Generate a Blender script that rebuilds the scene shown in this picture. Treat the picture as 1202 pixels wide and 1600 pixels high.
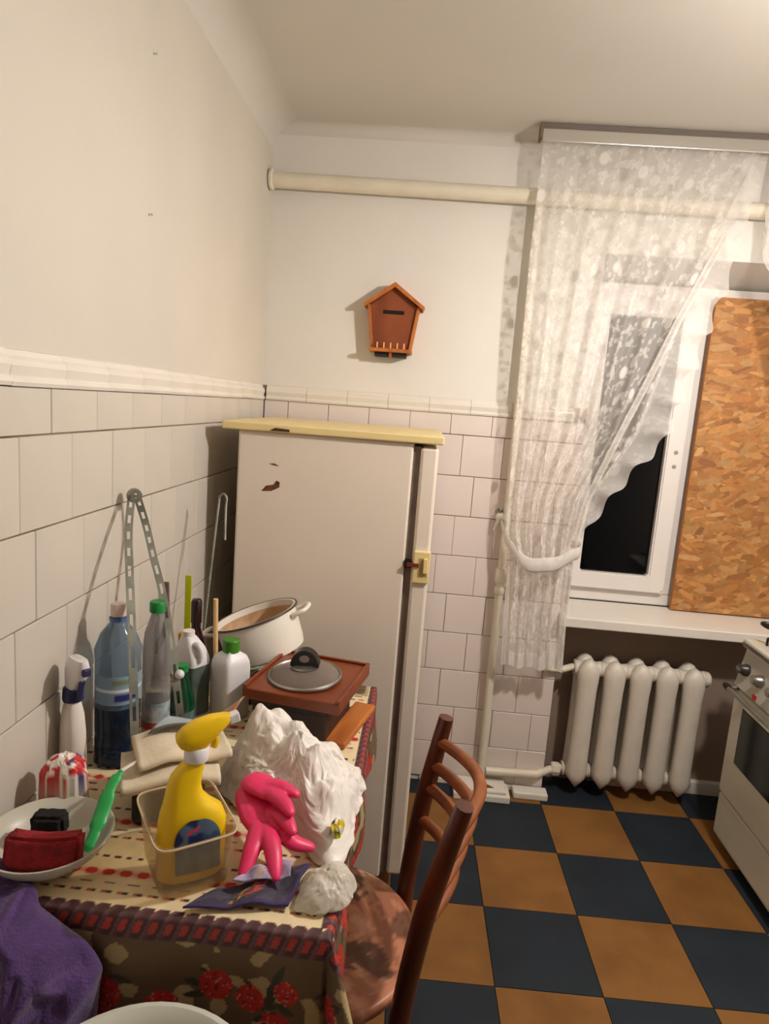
import bpy, bmesh, math, random
from mathutils import Vector, Matrix, noise, Euler
PI = math.pi
random.seed(7)
for o in list(bpy.data.objects): bpy.data.objects.remove(o)
SC = bpy.context.scene
COL = SC.collection

# ------------------------------------------------------------ camera, world, exposure
yaw, pitch, roll = 0.05227, -0.15947, 0.0756
fw = Vector((-math.sin(yaw)*math.cos(pitch), math.cos(yaw)*math.cos(pitch), math.sin(pitch)))
rt = Vector((math.cos(yaw), math.sin(yaw), 0)); up = rt.cross(fw)
rt2 = rt*math.cos(roll) + up*math.sin(roll); up2 = up*math.cos(roll) - rt*math.sin(roll)
cam = bpy.data.objects.new('camera', bpy.data.cameras.new('camera')); COL.objects.link(cam)
cam.matrix_world = Matrix(((rt2.x, up2.x, -fw.x, 0.610), (rt2.y, up2.y, -fw.y, -2.4552), (rt2.z, up2.z, -fw.z, 1.4571), (0, 0, 0, 1)))
cam.data.sensor_fit = 'VERTICAL'; cam.data.sensor_height = 36; cam.data.lens = 1038.45*36/1600
cam.data.clip_start = 0.02
SC.camera = cam
w = bpy.data.worlds.new('night'); SC.world = w; w.use_nodes = True
w.node_tree.nodes['Background'].inputs[0].default_value = (0.35, 0.4, 0.5, 1)
w.node_tree.nodes['Background'].inputs[1].default_value = 0.012
SC.view_settings.view_transform = 'Standard'; SC.view_settings.look = 'None'
SC.view_settings.gamma = 1; SC.view_settings.use_curve_mapping = False
SC.view_settings.exposure = 0.0
BULB_POS = Vector((1.54, -1.20, 2.01)); BULB_STRENGTH = 1000.0; BULB_COLOR = (1.0, 0.92, 0.86)

# ------------------------------------------------------------ helpers
def lin(c):
    return tuple(((v/255)/12.92 if v/255 <= 0.04045 else ((v/255+0.055)/1.055)**2.4) for v in c)
MATS = {}
def mat(name, rgb=(), rough=0.5, metal=0.0, var=0.0, scale=8.0, bump=0.0, bscale=40.0, spec=0.5, trans=0.0, alpha=1.0,
        rgb2=None, stretch=None, vcol=False, emit=None, sheen=0.0, coat=0.0, ramp=(0.4, 0.65), sss=0.0):
    if name in MATS: return MATS[name]
    m = bpy.data.materials.new(name); m.use_nodes = True; nt = m.node_tree; N = nt.nodes; L = nt.links
    b = N['Principled BSDF']; MATS[name] = m
    c = (*lin(rgb), 1); b.inputs['Base Color'].default_value = c
    b.inputs['Roughness'].default_value = rough; b.inputs['Metallic'].default_value = metal
    b.inputs['Specular IOR Level'].default_value = spec
    b.inputs['Transmission Weight'].default_value = trans; b.inputs['Alpha'].default_value = alpha
    b.inputs['Coat Weight'].default_value = coat; b.inputs['Sheen Weight'].default_value = sheen
    if sss: b.inputs['Subsurface Weight'].default_value = sss; b.inputs['Subsurface Scale'].default_value = 0.01
    if emit: b.inputs['Emission Color'].default_value = (*emit[0], 1); b.inputs['Emission Strength'].default_value = emit[1]
    tc = N.new('ShaderNodeTexCoord'); mp = N.new('ShaderNodeMapping'); L.new(tc.outputs['Object'], mp.inputs[0])
    if stretch: mp.inputs['Scale'].default_value = stretch
    src = None
    if vcol:
        a = N.new('ShaderNodeAttribute'); a.attribute_name = 'print'; src = a.outputs['Color']
    if rgb2 is not None or var:
        nz = N.new('ShaderNodeTexNoise'); nz.inputs['Scale'].default_value = scale; nz.inputs['Detail'].default_value = 4
        L.new(mp.outputs[0], nz.inputs['Vector'])
        r = N.new('ShaderNodeMapRange'); r.inputs[1].default_value = ramp[0]; r.inputs[2].default_value = ramp[1]
        L.new(nz.outputs['Fac'], r.inputs[0])
        mx = N.new('ShaderNodeMix'); mx.data_type = 'RGBA'
        L.new(r.outputs[0], mx.inputs['Factor'])
        if src is None:
            mx.inputs['A'].default_value = c
            c2 = lin(rgb2) if rgb2 is not None else tuple(v*(1-var) for v in c[:3])
            mx.inputs['B'].default_value = (*c2, 1)
        else:
            mx.blend_type = 'MULTIPLY'; L.new(src, mx.inputs['A']); v = 1-var; mx.inputs['B'].default_value = (v, v, v, 1)
        src = mx.outputs['Result']
    if src is not None: L.new(src, b.inputs['Base Color'])
    if bump:
        n2 = N.new('ShaderNodeTexNoise'); n2.inputs['Scale'].default_value = bscale; n2.inputs['Detail'].default_value = 5
        L.new(mp.outputs[0], n2.inputs['Vector'])
        bp = N.new('ShaderNodeBump'); bp.inputs['Strength'].default_value = bump; bp.inputs['Distance'].default_value = 0.004
        L.new(n2.outputs['Fac'], bp.inputs['Height']); L.new(bp.outputs[0], b.inputs['Normal'])
    return m
def clear(name, tint, body, fac, rough=0.12, edge=0.4):
    """thin see-through plastic: tinted transparency mixed with a glossy skin"""
    if name in MATS: return MATS[name]
    m = bpy.data.materials.new(name); m.use_nodes = True; N = m.node_tree.nodes; L = m.node_tree.links; MATS[name] = m
    b = N['Principled BSDF']; b.inputs['Base Color'].default_value = (*lin(body), 1); b.inputs['Roughness'].default_value = rough
    t = N.new('ShaderNodeBsdfTransparent'); t.inputs[0].default_value = (*lin(tint), 1)
    lw = N.new('ShaderNodeLayerWeight'); lw.inputs[0].default_value = 0.35
    mr = N.new('ShaderNodeMapRange'); mr.inputs[3].default_value = fac; mr.inputs[4].default_value = min(1, fac+edge)
    L.new(lw.outputs['Facing'], mr.inputs[0])
    mx = N.new('ShaderNodeMixShader'); L.new(mr.outputs[0], mx.inputs[0]); L.new(t.outputs[0], mx.inputs[1]); L.new(b.outputs[0], mx.inputs[2])
    L.new(mx.outputs[0], N['Material Output'].inputs[0])
    return m

def opal(name, rgb, tr, bump=0.0):
    if name in MATS: return MATS[name]
    m = bpy.data.materials.new(name); m.use_nodes = True; N = m.node_tree.nodes; L = m.node_tree.links; MATS[name] = m
    b = N['Principled BSDF']; b.inputs['Base Color'].default_value = (*lin(rgb), 1); b.inputs['Roughness'].default_value = 0.4
    t = N.new('ShaderNodeBsdfTranslucent'); t.inputs[0].default_value = (*lin(rgb), 1)
    if bump:
        tc = N.new('ShaderNodeTexCoord'); n2 = N.new('ShaderNodeTexVoronoi'); n2.feature = 'DISTANCE_TO_EDGE'; n2.inputs['Scale'].default_value = 55; L.new(tc.outputs['Object'], n2.inputs['Vector'])
        bp = N.new('ShaderNodeBump'); bp.inputs['Strength'].default_value = bump; bp.inputs['Distance'].default_value = 0.006
        L.new(n2.outputs['Distance'], bp.inputs['Height']); L.new(bp.outputs[0], b.inputs['Normal']); L.new(bp.outputs[0], t.inputs['Normal'])
    mx = N.new('ShaderNodeMixShader'); mx.inputs[0].default_value = tr; L.new(b.outputs[0], mx.inputs[1]); L.new(t.outputs[0], mx.inputs[2])
    L.new(mx.outputs[0], N['Material Output'].inputs[0]); return m

def frosted(name, rgb, through):
    m = bpy.data.materials.new(name); m.use_nodes = True; N = m.node_tree.nodes; L = m.node_tree.links; MATS[name] = m
    N.remove(N['Principled BSDF'])
    t = N.new('ShaderNodeBsdfTranslucent'); t.inputs[0].default_value = (*lin(rgb), 1); tr = N.new('ShaderNodeBsdfTransparent')
    mx = N.new('ShaderNodeMixShader'); mx.inputs[0].default_value = through; L.new(t.outputs[0], mx.inputs[1]); L.new(tr.outputs[0], mx.inputs[2])
    L.new(mx.outputs[0], N['Material Output'].inputs[0]); return m

WL = {}
def link(name, me, m, parent=None, loc=(0, 0, 0), rot=None, smooth=False):
    o = bpy.data.objects.new(name, me); COL.objects.link(o)
    loc = Vector(loc)
    if parent is not None:
        o.parent = parent; o.location = loc - WL[parent.name]
    else: o.location = loc
    WL[o.name] = loc
    if rot is not None: o.rotation_euler = rot
    if m is not None and len(me.materials) == 0: me.materials.append(m)
    if smooth:
        for p in me.polygons: p.use_smooth = True
    return o
def tag(o, label=None, cat=None, group=None, kind=None):
    if label: o['label'] = label
    if cat: o['category'] = cat
    if group: o['group'] = group
    if kind: o['kind'] = kind
    return o
def thing(name, label, cat, loc=(0, 0, 0), rot=None, group=None, local=False):
    o = bpy.data.objects.new(name, None); COL.objects.link(o); o.location = loc; o.empty_display_size = 0.05
    if rot is not None: o.rotation_euler = rot
    WL[o.name] = Vector((0, 0, 0)) if local else Vector(loc)
    return tag(o, label, cat, group)
def mesh(name, V, F): 
    me = bpy.data.meshes.new(name); me.from_pydata([tuple(v) for v in V], [], F); me.update(); return me
def setcol(me, cols):
    a = me.color_attributes.new('print', 'FLOAT_COLOR', 'POINT')
    buf = []
    for c in cols: buf += [*lin(c), 1]
    a.data.foreach_set('color', buf)
def bm_mesh(name, bm):
    me = bpy.data.meshes.new(name); bm.to_mesh(me); bm.free(); return me
BOXC = {}
def boxmesh(size, bev=0.0, seg=2):
    k = (round(size[0], 4), round(size[1], 4), round(size[2], 4), bev, seg)
    if k in BOXC: return BOXC[k]
    bm = bmesh.new(); bmesh.ops.create_cube(bm, size=1)
    bmesh.ops.scale(bm, vec=Vector(size), verts=bm.verts)
    if bev > 0: bmesh.ops.bevel(bm, geom=list(bm.edges), offset=bev, segments=seg, affect='EDGES', profile=0.5)
    BOXC[k] = bm_mesh('box', bm); return BOXC[k]
def box(name, size, c, m, parent=None, bev=0.0, rot=None, seg=2, share=False):
    me = boxmesh(size, bev, seg)
    if not share: me = me.copy(); me.materials.clear()
    return link(name, me, m, parent, c, rot)
def span(name, x0, x1, y0, y1, z0, z1, m, parent=None, bev=0.0):
    return box(name, (x1-x0, y1-y0, z1-z0), ((x0+x1)/2, (y0+y1)/2, (z0+z1)/2), m, parent, bev)
def rings(R, closed=True, cap=True):
    n = len(R[0]); V = [p for r in R for p in r]; F = []
    for i in range(len(R)-1):
        for j in range(n if closed else n-1):
            a = i*n+j; b = i*n+(j+1) % n; F.append((a, b, b+n, a+n))
    if cap and closed: F.append(tuple(range(n))[::-1]); F.append(tuple(range((len(R)-1)*n, len(R)*n)))
    return V, F
def lathe(name, prof, m, parent=None, loc=(0, 0, 0), rot=None, seg=24, cap=True, smooth=True):
    R = [[(r*math.cos(2*PI*j/seg), r*math.sin(2*PI*j/seg), z) for j in range(seg)] for r, z in prof]
    V, F = rings(R, True, cap); o = link(name, mesh(name, V, F), m, parent, loc, rot, smooth)
    if smooth: sharp(o)
    return o
def sharp(o, ang=45):
    me = o.data; bm = bmesh.new(); bm.from_mesh(me)
    for e in bm.edges:
        if len(e.link_faces) == 2 and e.calc_face_angle(0) > math.radians(ang): e.smooth = False
    bm.to_mesh(me); bm.free()
def tubegeo(pts, r, seg=8, cap=True, flat=1.0):
    P = [Vector(p) for p in pts]; n = len(P); R = []
    t0 = (P[1]-P[0]).normalized(); ref = Vector((0, 0, 1)) if abs(t0.z) < 0.9 else Vector((1, 0, 0))
    u = t0.cross(ref).normalized()
    for i in range(n):
        t = (P[min(i+1, n-1)]-P[max(i-1, 0)]).normalized()
        u = (u - t*u.dot(t)).normalized(); v = t.cross(u)
        rr = r[i] if isinstance(r, (list, tuple)) else r
        R.append([P[i]+u*rr*math.cos(2*PI*j/seg)+v*rr*flat*math.sin(2*PI*j/seg) for j in range(seg)])
    return rings(R, True, cap)
def tube(name, pts, r, m, parent=None, seg=10, loc=None, smooth=True, flat=1.0):
    if loc is None: loc = pts[0]
    L0 = Vector(loc); V, F = tubegeo([Vector(p)-L0 for p in pts], r, seg, True, flat)
    o = link(name, mesh(name, V, F), m, parent, loc, None, smooth)
    if smooth: sharp(o, 60)
    return o
def spline(pts, n=8):
    P = [Vector(p) for p in pts]; out = []
    for i in range(len(P)-1):
        a = P[max(i-1, 0)]; b = P[i]; c = P[i+1]; d = P[min(i+2, len(P)-1)]
        for k in range(n):
            t = k/n; out.append(0.5*((2*b)+(c-a)*t+(2*a-5*b+4*c-d)*t*t+(3*b-a-3*c+d)*t**3))
    out.append(P[-1]); return out
def sell(cx, cy, a, b, z, e=2.6, n=28):
    o = []
    for j in range(n):
        t = 2*PI*j/n; c, s = math.cos(t), math.sin(t)
        o.append((cx+a*math.copysign(abs(c)**(2/e), c), cy+b*math.copysign(abs(s)**(2/e), s), z))
    return o
def loft(name, secs, m, parent=None, loc=(0, 0, 0), rot=None, e=2.6, n=28, smooth=True):
    """secs: (cx, cy, half_x, half_y, z)"""
    V, F = rings([sell(*s, e=e, n=n) for s in secs]); o = link(name, mesh(name, V, F), m, parent, loc, rot, smooth)
    if smooth: sharp(o, 50)
    return o
def solid(o, th, off=0.0):
    md = o.modifiers.new('thickness', 'SOLIDIFY'); md.thickness = th; md.offset = off; return o
def prism(name, poly, y0, y1, m, parent=None, loc=(0, 0, 0), rot=None, axis='y'):
    n = len(poly)
    if axis == 'y': V = [(x, y0, z) for x, z in poly]+[(x, y1, z) for x, z in poly]
    elif axis == 'z': V = [(x, y, y0) for x, y in poly]+[(x, y, y1) for x, y in poly]
    else: V = [(y0, x, z) for x, z in poly]+[(y1, x, z) for x, z in poly]
    F = [tuple(range(n)), tuple(range(n, 2*n))[::-1]]+[(i, i+n, (i+1) % n+n, (i+1) % n) for i in range(n)]
    me = mesh(name, V, F); bm = bmesh.new(); bm.from_mesh(me); bmesh.ops.recalc_face_normals(bm, faces=bm.faces); bm.to_mesh(me); bm.free()
    return link(name, me, m, parent, loc, rot)
def interp(tbl, x):
    if x >= tbl[0][0]: return tbl[0][1]
    for (a, va), (b, vb) in zip(tbl, tbl[1:]):
        if x >= b: t = (x-a)/(b-a); return va+(vb-va)*t
    return tbl[-1][1]
def nz(x, y, z=0.0, s=1.0): return noise.noise(Vector((x*s, y*s, z*s)))
def ridge(x, y, z, s): return 1-2*abs(noise.noise(Vector((x*s, y*s, z*s))))
def blob(name, outline, base, H, m, parent=None, crumple=0.02, fr=18.0, seed=0.0, nr=26, nt=90, prof=0.6, hf=None, bulge=0.05, colf=None, smooth=False):
    """crumpled closed heap over a star-shaped outline (x, y)"""
    cx = sum(p[0] for p in outline)/len(outline); cy = sum(p[1] for p in outline)/len(outline)
    rad = []
    for k in range(nt):
        a = 2*PI*k/nt; d = (math.cos(a), math.sin(a)); best = 0.01
        for (x1, y1), (x2, y2) in zip(outline, outline[1:]+outline[:1]):
            ex, ey = x2-x1, y2-y1; den = d[0]*ey-d[1]*ex
            if abs(den) < 1e-9: continue
            t = ((x1-cx)*ey-(y1-cy)*ex)/den; s = ((x1-cx)*d[1]-(y1-cy)*d[0])/den
            if t > 0 and -1e-6 <= s <= 1+1e-6: best = max(best, t)
        rad.append(best)
    V = []; F = []; C = []
    def top(r, k):
        a = 2*PI*k/nt; R = rad[k % nt]
        x = cx+math.cos(a)*R*r; y = cy+math.sin(a)*R*r
        env = max(0.0, 1-r**2.2)**prof; h = H if hf is None else hf(x, y)
        cr = crumple*(0.65*ridge(x, y, seed, fr)+0.45*ridge(x+5, y, seed, fr*2.3)+0.22*ridge(x, y+9, seed, fr*5))
        z = env*h + cr*min(1, env*1.6)
        dx = crumple*0.9*nz(x, y, seed+3, fr*1.5)*r; dy = crumple*0.9*nz(x, y, seed+7, fr*1.5)*r
        return (x+dx, y+dy, base+max(0.0015, z))
    V.append((cx, cy, top(0.001, 0)[2])); 
    for i in range(1, nr+1):
        for k in range(nt): V.append(top(i/nr, k))
    nb = len(V)
    for k in range(nt): x, y, z = V[nb-nt+k]; V.append((x, y, base))
    for k in range(nt): F.append((0, 1+k, 1+(k+1) % nt))
    for i in range(nr):
        for k in range(nt):
            a = 1+i*nt+k; b = 1+i*nt+(k+1) % nt; F.append((a, a+nt, b+nt, b))
    F.append(tuple(range(nb, nb+nt))[::-1])
    L0 = Vector((cx, cy, base)); V = [Vector(v)-L0 for v in V]
    me = mesh(name, V, F)
    if colf: setcol(me, [colf(v.x+cx, v.y+cy, v.z) for v in V])
    return link(name, me, m, parent, L0, None, smooth)

# ------------------------------------------------------------ materials
M_plaster = mat('plaster', (226, 222, 214), 0.75, var=0.05, scale=2.2, bump=0.12, bscale=60)
M_plasterL = mat('plaster_dimmed', (208, 201, 188), 0.75, var=0.06, scale=2.0, bump=0.12, bscale=60)  # darker plaster copy; the left wall's dimmer light is put into the colour
M_tileL = mat('wall_tile_yellow_dimmed', (204, 196, 184), 0.34, var=0.05, scale=3.0, bump=0.03, bscale=30)  # yellower tile, also darkened to tone down lamplight on the left wall
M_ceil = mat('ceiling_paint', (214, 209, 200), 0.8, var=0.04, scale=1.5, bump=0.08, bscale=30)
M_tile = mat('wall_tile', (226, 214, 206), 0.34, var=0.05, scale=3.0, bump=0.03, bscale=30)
M_grout = mat('grout', (150, 128, 108), 0.9, rgb2=(96, 74, 58), scale=9.0)
M_trim = mat('border_tile', (226, 219, 208), 0.35, var=0.05, scale=5)
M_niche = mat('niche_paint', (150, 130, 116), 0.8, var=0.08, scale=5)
M_blue = mat('floor_blue', (33, 42, 51), 0.62, rgb2=(28, 36, 45), scale=6, bump=0.05, bscale=90, spec=0.3)
M_yel = mat('floor_ochre', (136, 94, 45), 0.62, rgb2=(122, 82, 38), scale=6, bump=0.05, bscale=90, spec=0.3)
M_joint = mat('floor_joint', (60, 48, 38), 0.9)
M_white = mat('white_gloss', (228, 222, 212), 0.35, var=0.04, scale=5)
M_pvc = mat('pvc', (226, 220, 214), 0.38)
M_paint = mat('pipe_paint', (226, 218, 198), 0.42, var=0.06, scale=12)
M_rad = mat('radiator_paint', (222, 214, 200), 0.4, var=0.07, scale=14, bump=0.06, bscale=60)
M_alu = mat('aluminium', (214, 212, 206), 0.28, metal=0.9)
M_steel = mat('steel', (170, 168, 160), 0.3, metal=0.9, var=0.2, scale=20)
M_galv = mat('galvanised', (150, 152, 140), 0.42, metal=0.7, var=0.25, scale=30)
M_black = mat('black_plastic', (16, 15, 16), 0.35)
M_dark = mat('dark', (22, 18, 17), 0.7)
M_fridge = mat('fridge_enamel', (230, 218, 202), 0.45, var=0.03, scale=3)
M_cream = mat('cream_plastic', (232, 210, 150), 0.45, var=0.06, scale=9)
M_gasket = mat('gasket', (128, 114, 102), 0.6, var=0.2, scale=20)
M_rust = mat('rust', (120, 72, 48), 0.9, rgb2=(66, 38, 28), scale=40)
M_redwood = mat('red_brown_wood', (146, 76, 38), 0.45, rgb2=(112, 52, 26), scale=7, stretch=(1, 1, 0.25))
M_orwood = mat('orange_wood', (190, 112, 44), 0.5, rgb2=(160, 86, 34), scale=9, stretch=(3, 0.4, 1))
M_chair = mat('chair_wood', (98, 46, 26), 0.35, rgb2=(70, 30, 18), scale=7, stretch=(3, 3, 0.5))
M_chair2 = mat('chair_splat', (158, 92, 46), 0.35, rgb2=(120, 62, 30), scale=9)
M_redpl = mat('tray_brown', (128, 60, 26), 0.4, rgb2=(114, 50, 22), scale=6)

# ------------------------------------------------------------ room shell
RX, RY, RZ = 2.34, -3.9, 2.39
OX0, OX1, OZ1 = 1.18, 2.12, 2.03     # window opening
def hexa(name, parts, m, kind='structure'):
    V = []; F = []
    for p in parts:
        b = len(V); V += p
        F += [tuple(b+i for i in f) for f in ((0, 3, 2, 1), (4, 5, 6, 7), (0, 1, 5, 4), (1, 2, 6, 5), (2, 3, 7, 6), (3, 0, 4, 7))]
    return tag(link(name, mesh(name, V, F), m), kind=kind)
def bx(x0, x1, y0, y1, z0, z1):
    return [(x0, y0, z0), (x1, y0, z0), (x1, y1, z0), (x0, y1, z0), (x0, y0, z1), (x1, y0, z1), (x1, y1, z1), (x0, y1, z1)]
floor = tag(span('floor', 0, RX, RY, 0.12, -0.1, -0.004, M_joint), kind='structure')
ceiling = tag(span('ceiling', -0.1, RX+0.1, RY-0.1, 0.4, RZ, RZ+0.1, M_ceil), kind='structure')
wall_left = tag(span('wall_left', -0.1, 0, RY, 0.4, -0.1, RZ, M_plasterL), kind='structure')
wall_right = tag(span('wall_right', RX, RX+0.1, RY, 0.4, -0.1, RZ, M_plaster), kind='structure')
wall_front = tag(span('wall_front', -0.1, RX+0.1, RY-0.1, RY, -0.1, RZ, mat('front_wall_paint', (150, 130, 112), 0.8)), kind='structure')
soff = bx(OX0, OX1, 0, 0.34, OZ1, RZ); soff[2] = (OX1, 0.34, 1.955); soff[3] = (OX0, 0.34, 1.955)
wall_back = hexa('wall_back', [bx(0, OX0, 0, 0.34, -0.1, RZ), bx(OX1, RX, 0, 0.34, -0.1, RZ), soff], M_plaster)
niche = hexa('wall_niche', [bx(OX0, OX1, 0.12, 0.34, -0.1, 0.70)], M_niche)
# rounded plaster cove where ceiling meets walls
def cove(name, r, along):
    V = []; n = 8
    prof = [(r-r*math.cos(a*PI/2/n), -r+r*math.sin(a*PI/2/n)) for a in range(n+1)]+[(0.0, 0.0)]
    k = len(prof)
    for e in (0, 1):
        for a, b in prof:
            V.append((a, (RY if e == 0 else 0), RZ+b) if along == 'y' else ((0 if e == 0 else RX), -a, RZ+b))
    F = [(i, (i+1) % k, (i+1) % k+k, i+k) for i in range(k)]
    me = mesh(name, V, F); bm = bmesh.new(); bm.from_mesh(me); bmesh.ops.recalc_face_normals(bm, faces=bm.faces); bm.to_mesh(me); bm.free()
    o = link(name, me, M_ceil, ceiling, (0, 0, 0), None, True); sharp(o, 50); return o
cove('cove', 0.085, 'y'); cove('cove', 0.035, 'x')

# floor tiles: painted squares, slightly askew to the walls
def clip(poly, ax, lim, keep_less):
    out = []
    for i in range(len(poly)):
        a = poly[i]; b = poly[(i+1) % len(poly)]
        ia = (a[ax] <= lim) == keep_less or a[ax] == lim; ib = (b[ax] <= lim) == keep_less or b[ax] == lim
        if ia: out.append(a)
        if ia != ib:
            t = (lim-a[ax])/(b[ax]-a[ax]); out.append((a[0]+(b[0]-a[0])*t, a[1]+(b[1]-a[1])*t))
    return out
fs, fth, fx0, fy0 = 0.28, 0.0245, 0.887, -0.0945
fc, fn = math.cos(fth), math.sin(fth); g = 0.0012
def fpt(i, j): return (fx0+fs*(i*fc+j*fn), fy0-fs*(j*fc-i*fn))
for i in range(-4, 7):
    for j in range(-2, 13):
        q = [fpt(i, j), fpt(i, j+1), fpt(i+1, j+1), fpt(i+1, j)]
        mx = sum(p[0] for p in q)/4; my = sum(p[1] for p in q)/4
        q = [(mx+(p[0]-mx)*(1-2*g/fs), my+(p[1]-my)*(1-2*g/fs)) for p in q]
        for (x0, x1, y0, y1) in ((0.001, RX-0.001, RY+0.001, -0.001), (OX0+0.001, OX1-0.001, -0.001, 0.119)):
            r = q
            for ax, lim, less in ((0, x0, False), (0, x1, True), (1, y0, False), (1, y1, True)):
                if len(r) >= 3: r = clip(r, ax, lim, less)
            if len(r) >= 3:
                ar = abs(sum(r[k][0]*r[(k+1) % len(r)][1]-r[(k+1) % len(r)][0]*r[k][1] for k in range(len(r))))/2
                if ar > 2e-5: prism('floor_tile', r, -0.004, 0.0, M_yel if (i+j) % 2 else M_blue, floor, axis='z')

# wall tiles
TH = 0.007
rowz = [(1.3699, 1.4443)]+[(1.3699-0.15*(k+1), 1.3699-0.15*k) for k in range(9)]
offL = [-1.41, -1.497, -1.456, -1.513, -1.43, -1.48, -1.39, -1.46, -1.42, -1.5]
offB = [0.698, 0.747, 0.801, 0.744, 0.688, 0.74, 0.832, 0.744, 0.809, 0.77]
# grout beds
bedL = span('grout_bed', 0.0, TH-0.0035, RY, 0, 0.02, 1.4443, M_grout, wall_left)
bedB = span('grout_bed', 0.0, OX0, -TH+0.0035, 0, 0.02, 1.4443, M_grout, wall_back)
rt_ = random.Random(3)
def tilerow(lo, hi, off, put):
    a = off - 0.15*math.ceil((off-lo)/0.15)
    while a < hi:
        s0 = max(lo, a); s1 = min(hi, a+0.15)
        if s1-s0 > 0.012: put(s0, s1)
        a += 0.15
for (z0, z1), oL, oB in zip(rowz, offL, offB):
    zz0, zz1 = max(z0, 0.022)+0.0014, z1-0.0014
    def pl(s0, s1):
        gp = rt_.choice((0.0003, 0.0008, 0.0016))
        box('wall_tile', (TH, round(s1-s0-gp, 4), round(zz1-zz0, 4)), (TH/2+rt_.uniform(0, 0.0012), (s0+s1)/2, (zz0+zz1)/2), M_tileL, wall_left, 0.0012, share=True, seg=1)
    def pb(s0, s1):
        gp = rt_.choice((0.0012, 0.0022))
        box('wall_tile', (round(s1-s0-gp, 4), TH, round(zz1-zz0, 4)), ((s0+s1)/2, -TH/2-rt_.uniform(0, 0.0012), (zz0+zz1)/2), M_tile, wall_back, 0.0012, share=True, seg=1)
    tilerow(RY, -TH-0.002, oL, pl); tilerow(TH+0.002, OX0, oB, pb)
# moulded border on top of the tiles
prof = [(0, 0), (0.012, 0.0), (0.0145, 0.006), (0.012, 0.012), (0.009, 0.015), (0.011, 0.022), (0.013, 0.03), (0.011, 0.038), (0.005, 0.044), (0.003, 0.052), (0, 0.054)]
t1 = tag(span('trim_1', 0, 0.002, RY, 0, 1.4445, 1.497, M_grout), kind='structure')
t2 = tag(span('trim_2', 0, OX0, -0.002, 0, 1.4445, 1.497, M_grout), kind='structure')
def border(L, along):
    V = []; k = len(prof)
    for e in (-L/2, L/2):
        for a, b in prof: V.append((a, e, b) if along == 'y' else (e, -a, b))
    F = [(i, (i+1) % k, (i+1) % k+k, i+k) for i in range(k)]+[tuple(range(k))[::-1], tuple(range(k, 2*k))]
    me = mesh('border_tile', V, F); bm = bmesh.new(); bm.from_mesh(me); bmesh.ops.recalc_face_normals(bm, faces=bm.faces); bm.to_mesh(me); bm.free(); me.materials.append(M_trim); return me
meL = border(0.1495, 'y'); meB = border(0.1488, 'x')
y = -0.095
while y > RY: link('border_tile', meL, None, t1, (0.0, y, 1.4445+rt_.uniform(-0.0006, 0.0006))); y -= 0.15
for k in range(8): link('border_tile', meB if k < 7 else border(0.07, 'x'), None, t2, (0.09+0.15*k-(0.04 if k == 7 else 0), 0.0, 1.4445+rt_.uniform(-0.0006, 0.0006)))
bb = tag(span('baseboard_back', 0.7, OX0, -0.012, 0, 0.0, 0.02, M_white, None, 0.002), kind='structure')
tag(span('baseboard_niche', 1.46, OX1, 0.095, 0.12, 0.0, 0.055, M_white, None, 0.004), kind='structure')

# ------------------------------------------------------------ window, sill, board
win = tag(bpy.data.objects.new('window_1', None), kind='structure'); COL.objects.link(win); WL['window_1'] = Vector((0, 0, 0))
def frame(name, x0, x1, z0, z1, wd, y0, y1, m, parent, bev=0.004):
    o = [(x0, z0), (x1, z0), (x1, z1), (x0, z1)]; i = [(x0+wd, z0+wd), (x1-wd, z0+wd), (x1-wd, z1-wd), (x0+wd, z1-wd)]
    V = [(a, y0, b) for a, b in o]+[(a, y0, b) for a, b in i]+[(a, y1, b) for a, b in o]+[(a, y1, b) for a, b in i]
    F = []
    for k in range(4):
        n = (k+1) % 4
        F += [(k, n, n+4, k+4), (k+8, k+12, n+12, n+8), (k, k+8, n+8, n), (k+4, n+4, n+12, k+12)]
    me = mesh(name, V, F); bm = bmesh.new(); bm.from_mesh(me); bmesh.ops.recalc_face_normals(bm, faces=bm.faces)
    bmesh.ops.bevel(bm, geom=list(bm.edges), offset=bev, segments=2, affect='EDGES'); bm.to_mesh(me); bm.free()
    return link(name, me, m, parent)
frame('window_frame', 1.185, 2.115, 0.742, 1.975, 0.05, 0.20, 0.26, M_pvc, win)
span('mullion', 1.585, 1.655, 0.20, 0.26, 0.79, 1.93, M_pvc, win, 0.003)
sash = frame('sash', 1.20, 1.605, 0.795, 1.925, 0.068, 0.172, 0.225, M_pvc, win, 0.006)
M_glass = clear('window_glass', (200, 205, 210), (10, 11, 13), 0.55, 0.04)
span('pane', 1.262, 1.545, 0.20, 0.206, 0.855, 1.865, M_glass, sash)
for zz in (1.36, 1.305): lathe('handle_screw', [(0.008, 0), (0.008, 0.003), (0.005, 0.004)], mat('screw_grey', (150, 140, 135), 0.5), sash, (1.575, 0.173, zz), (PI/2, 0, 0), 12)
tag(span('pane', 1.655, 2.07, 0.215, 0.221, 0.79, 1.93, M_glass, win))
tag(span('window_sill', 1.165, 2.16, -0.07, 0.20, 0.703, 0.740, M_white, None, 0.004), kind='structure')
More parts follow.
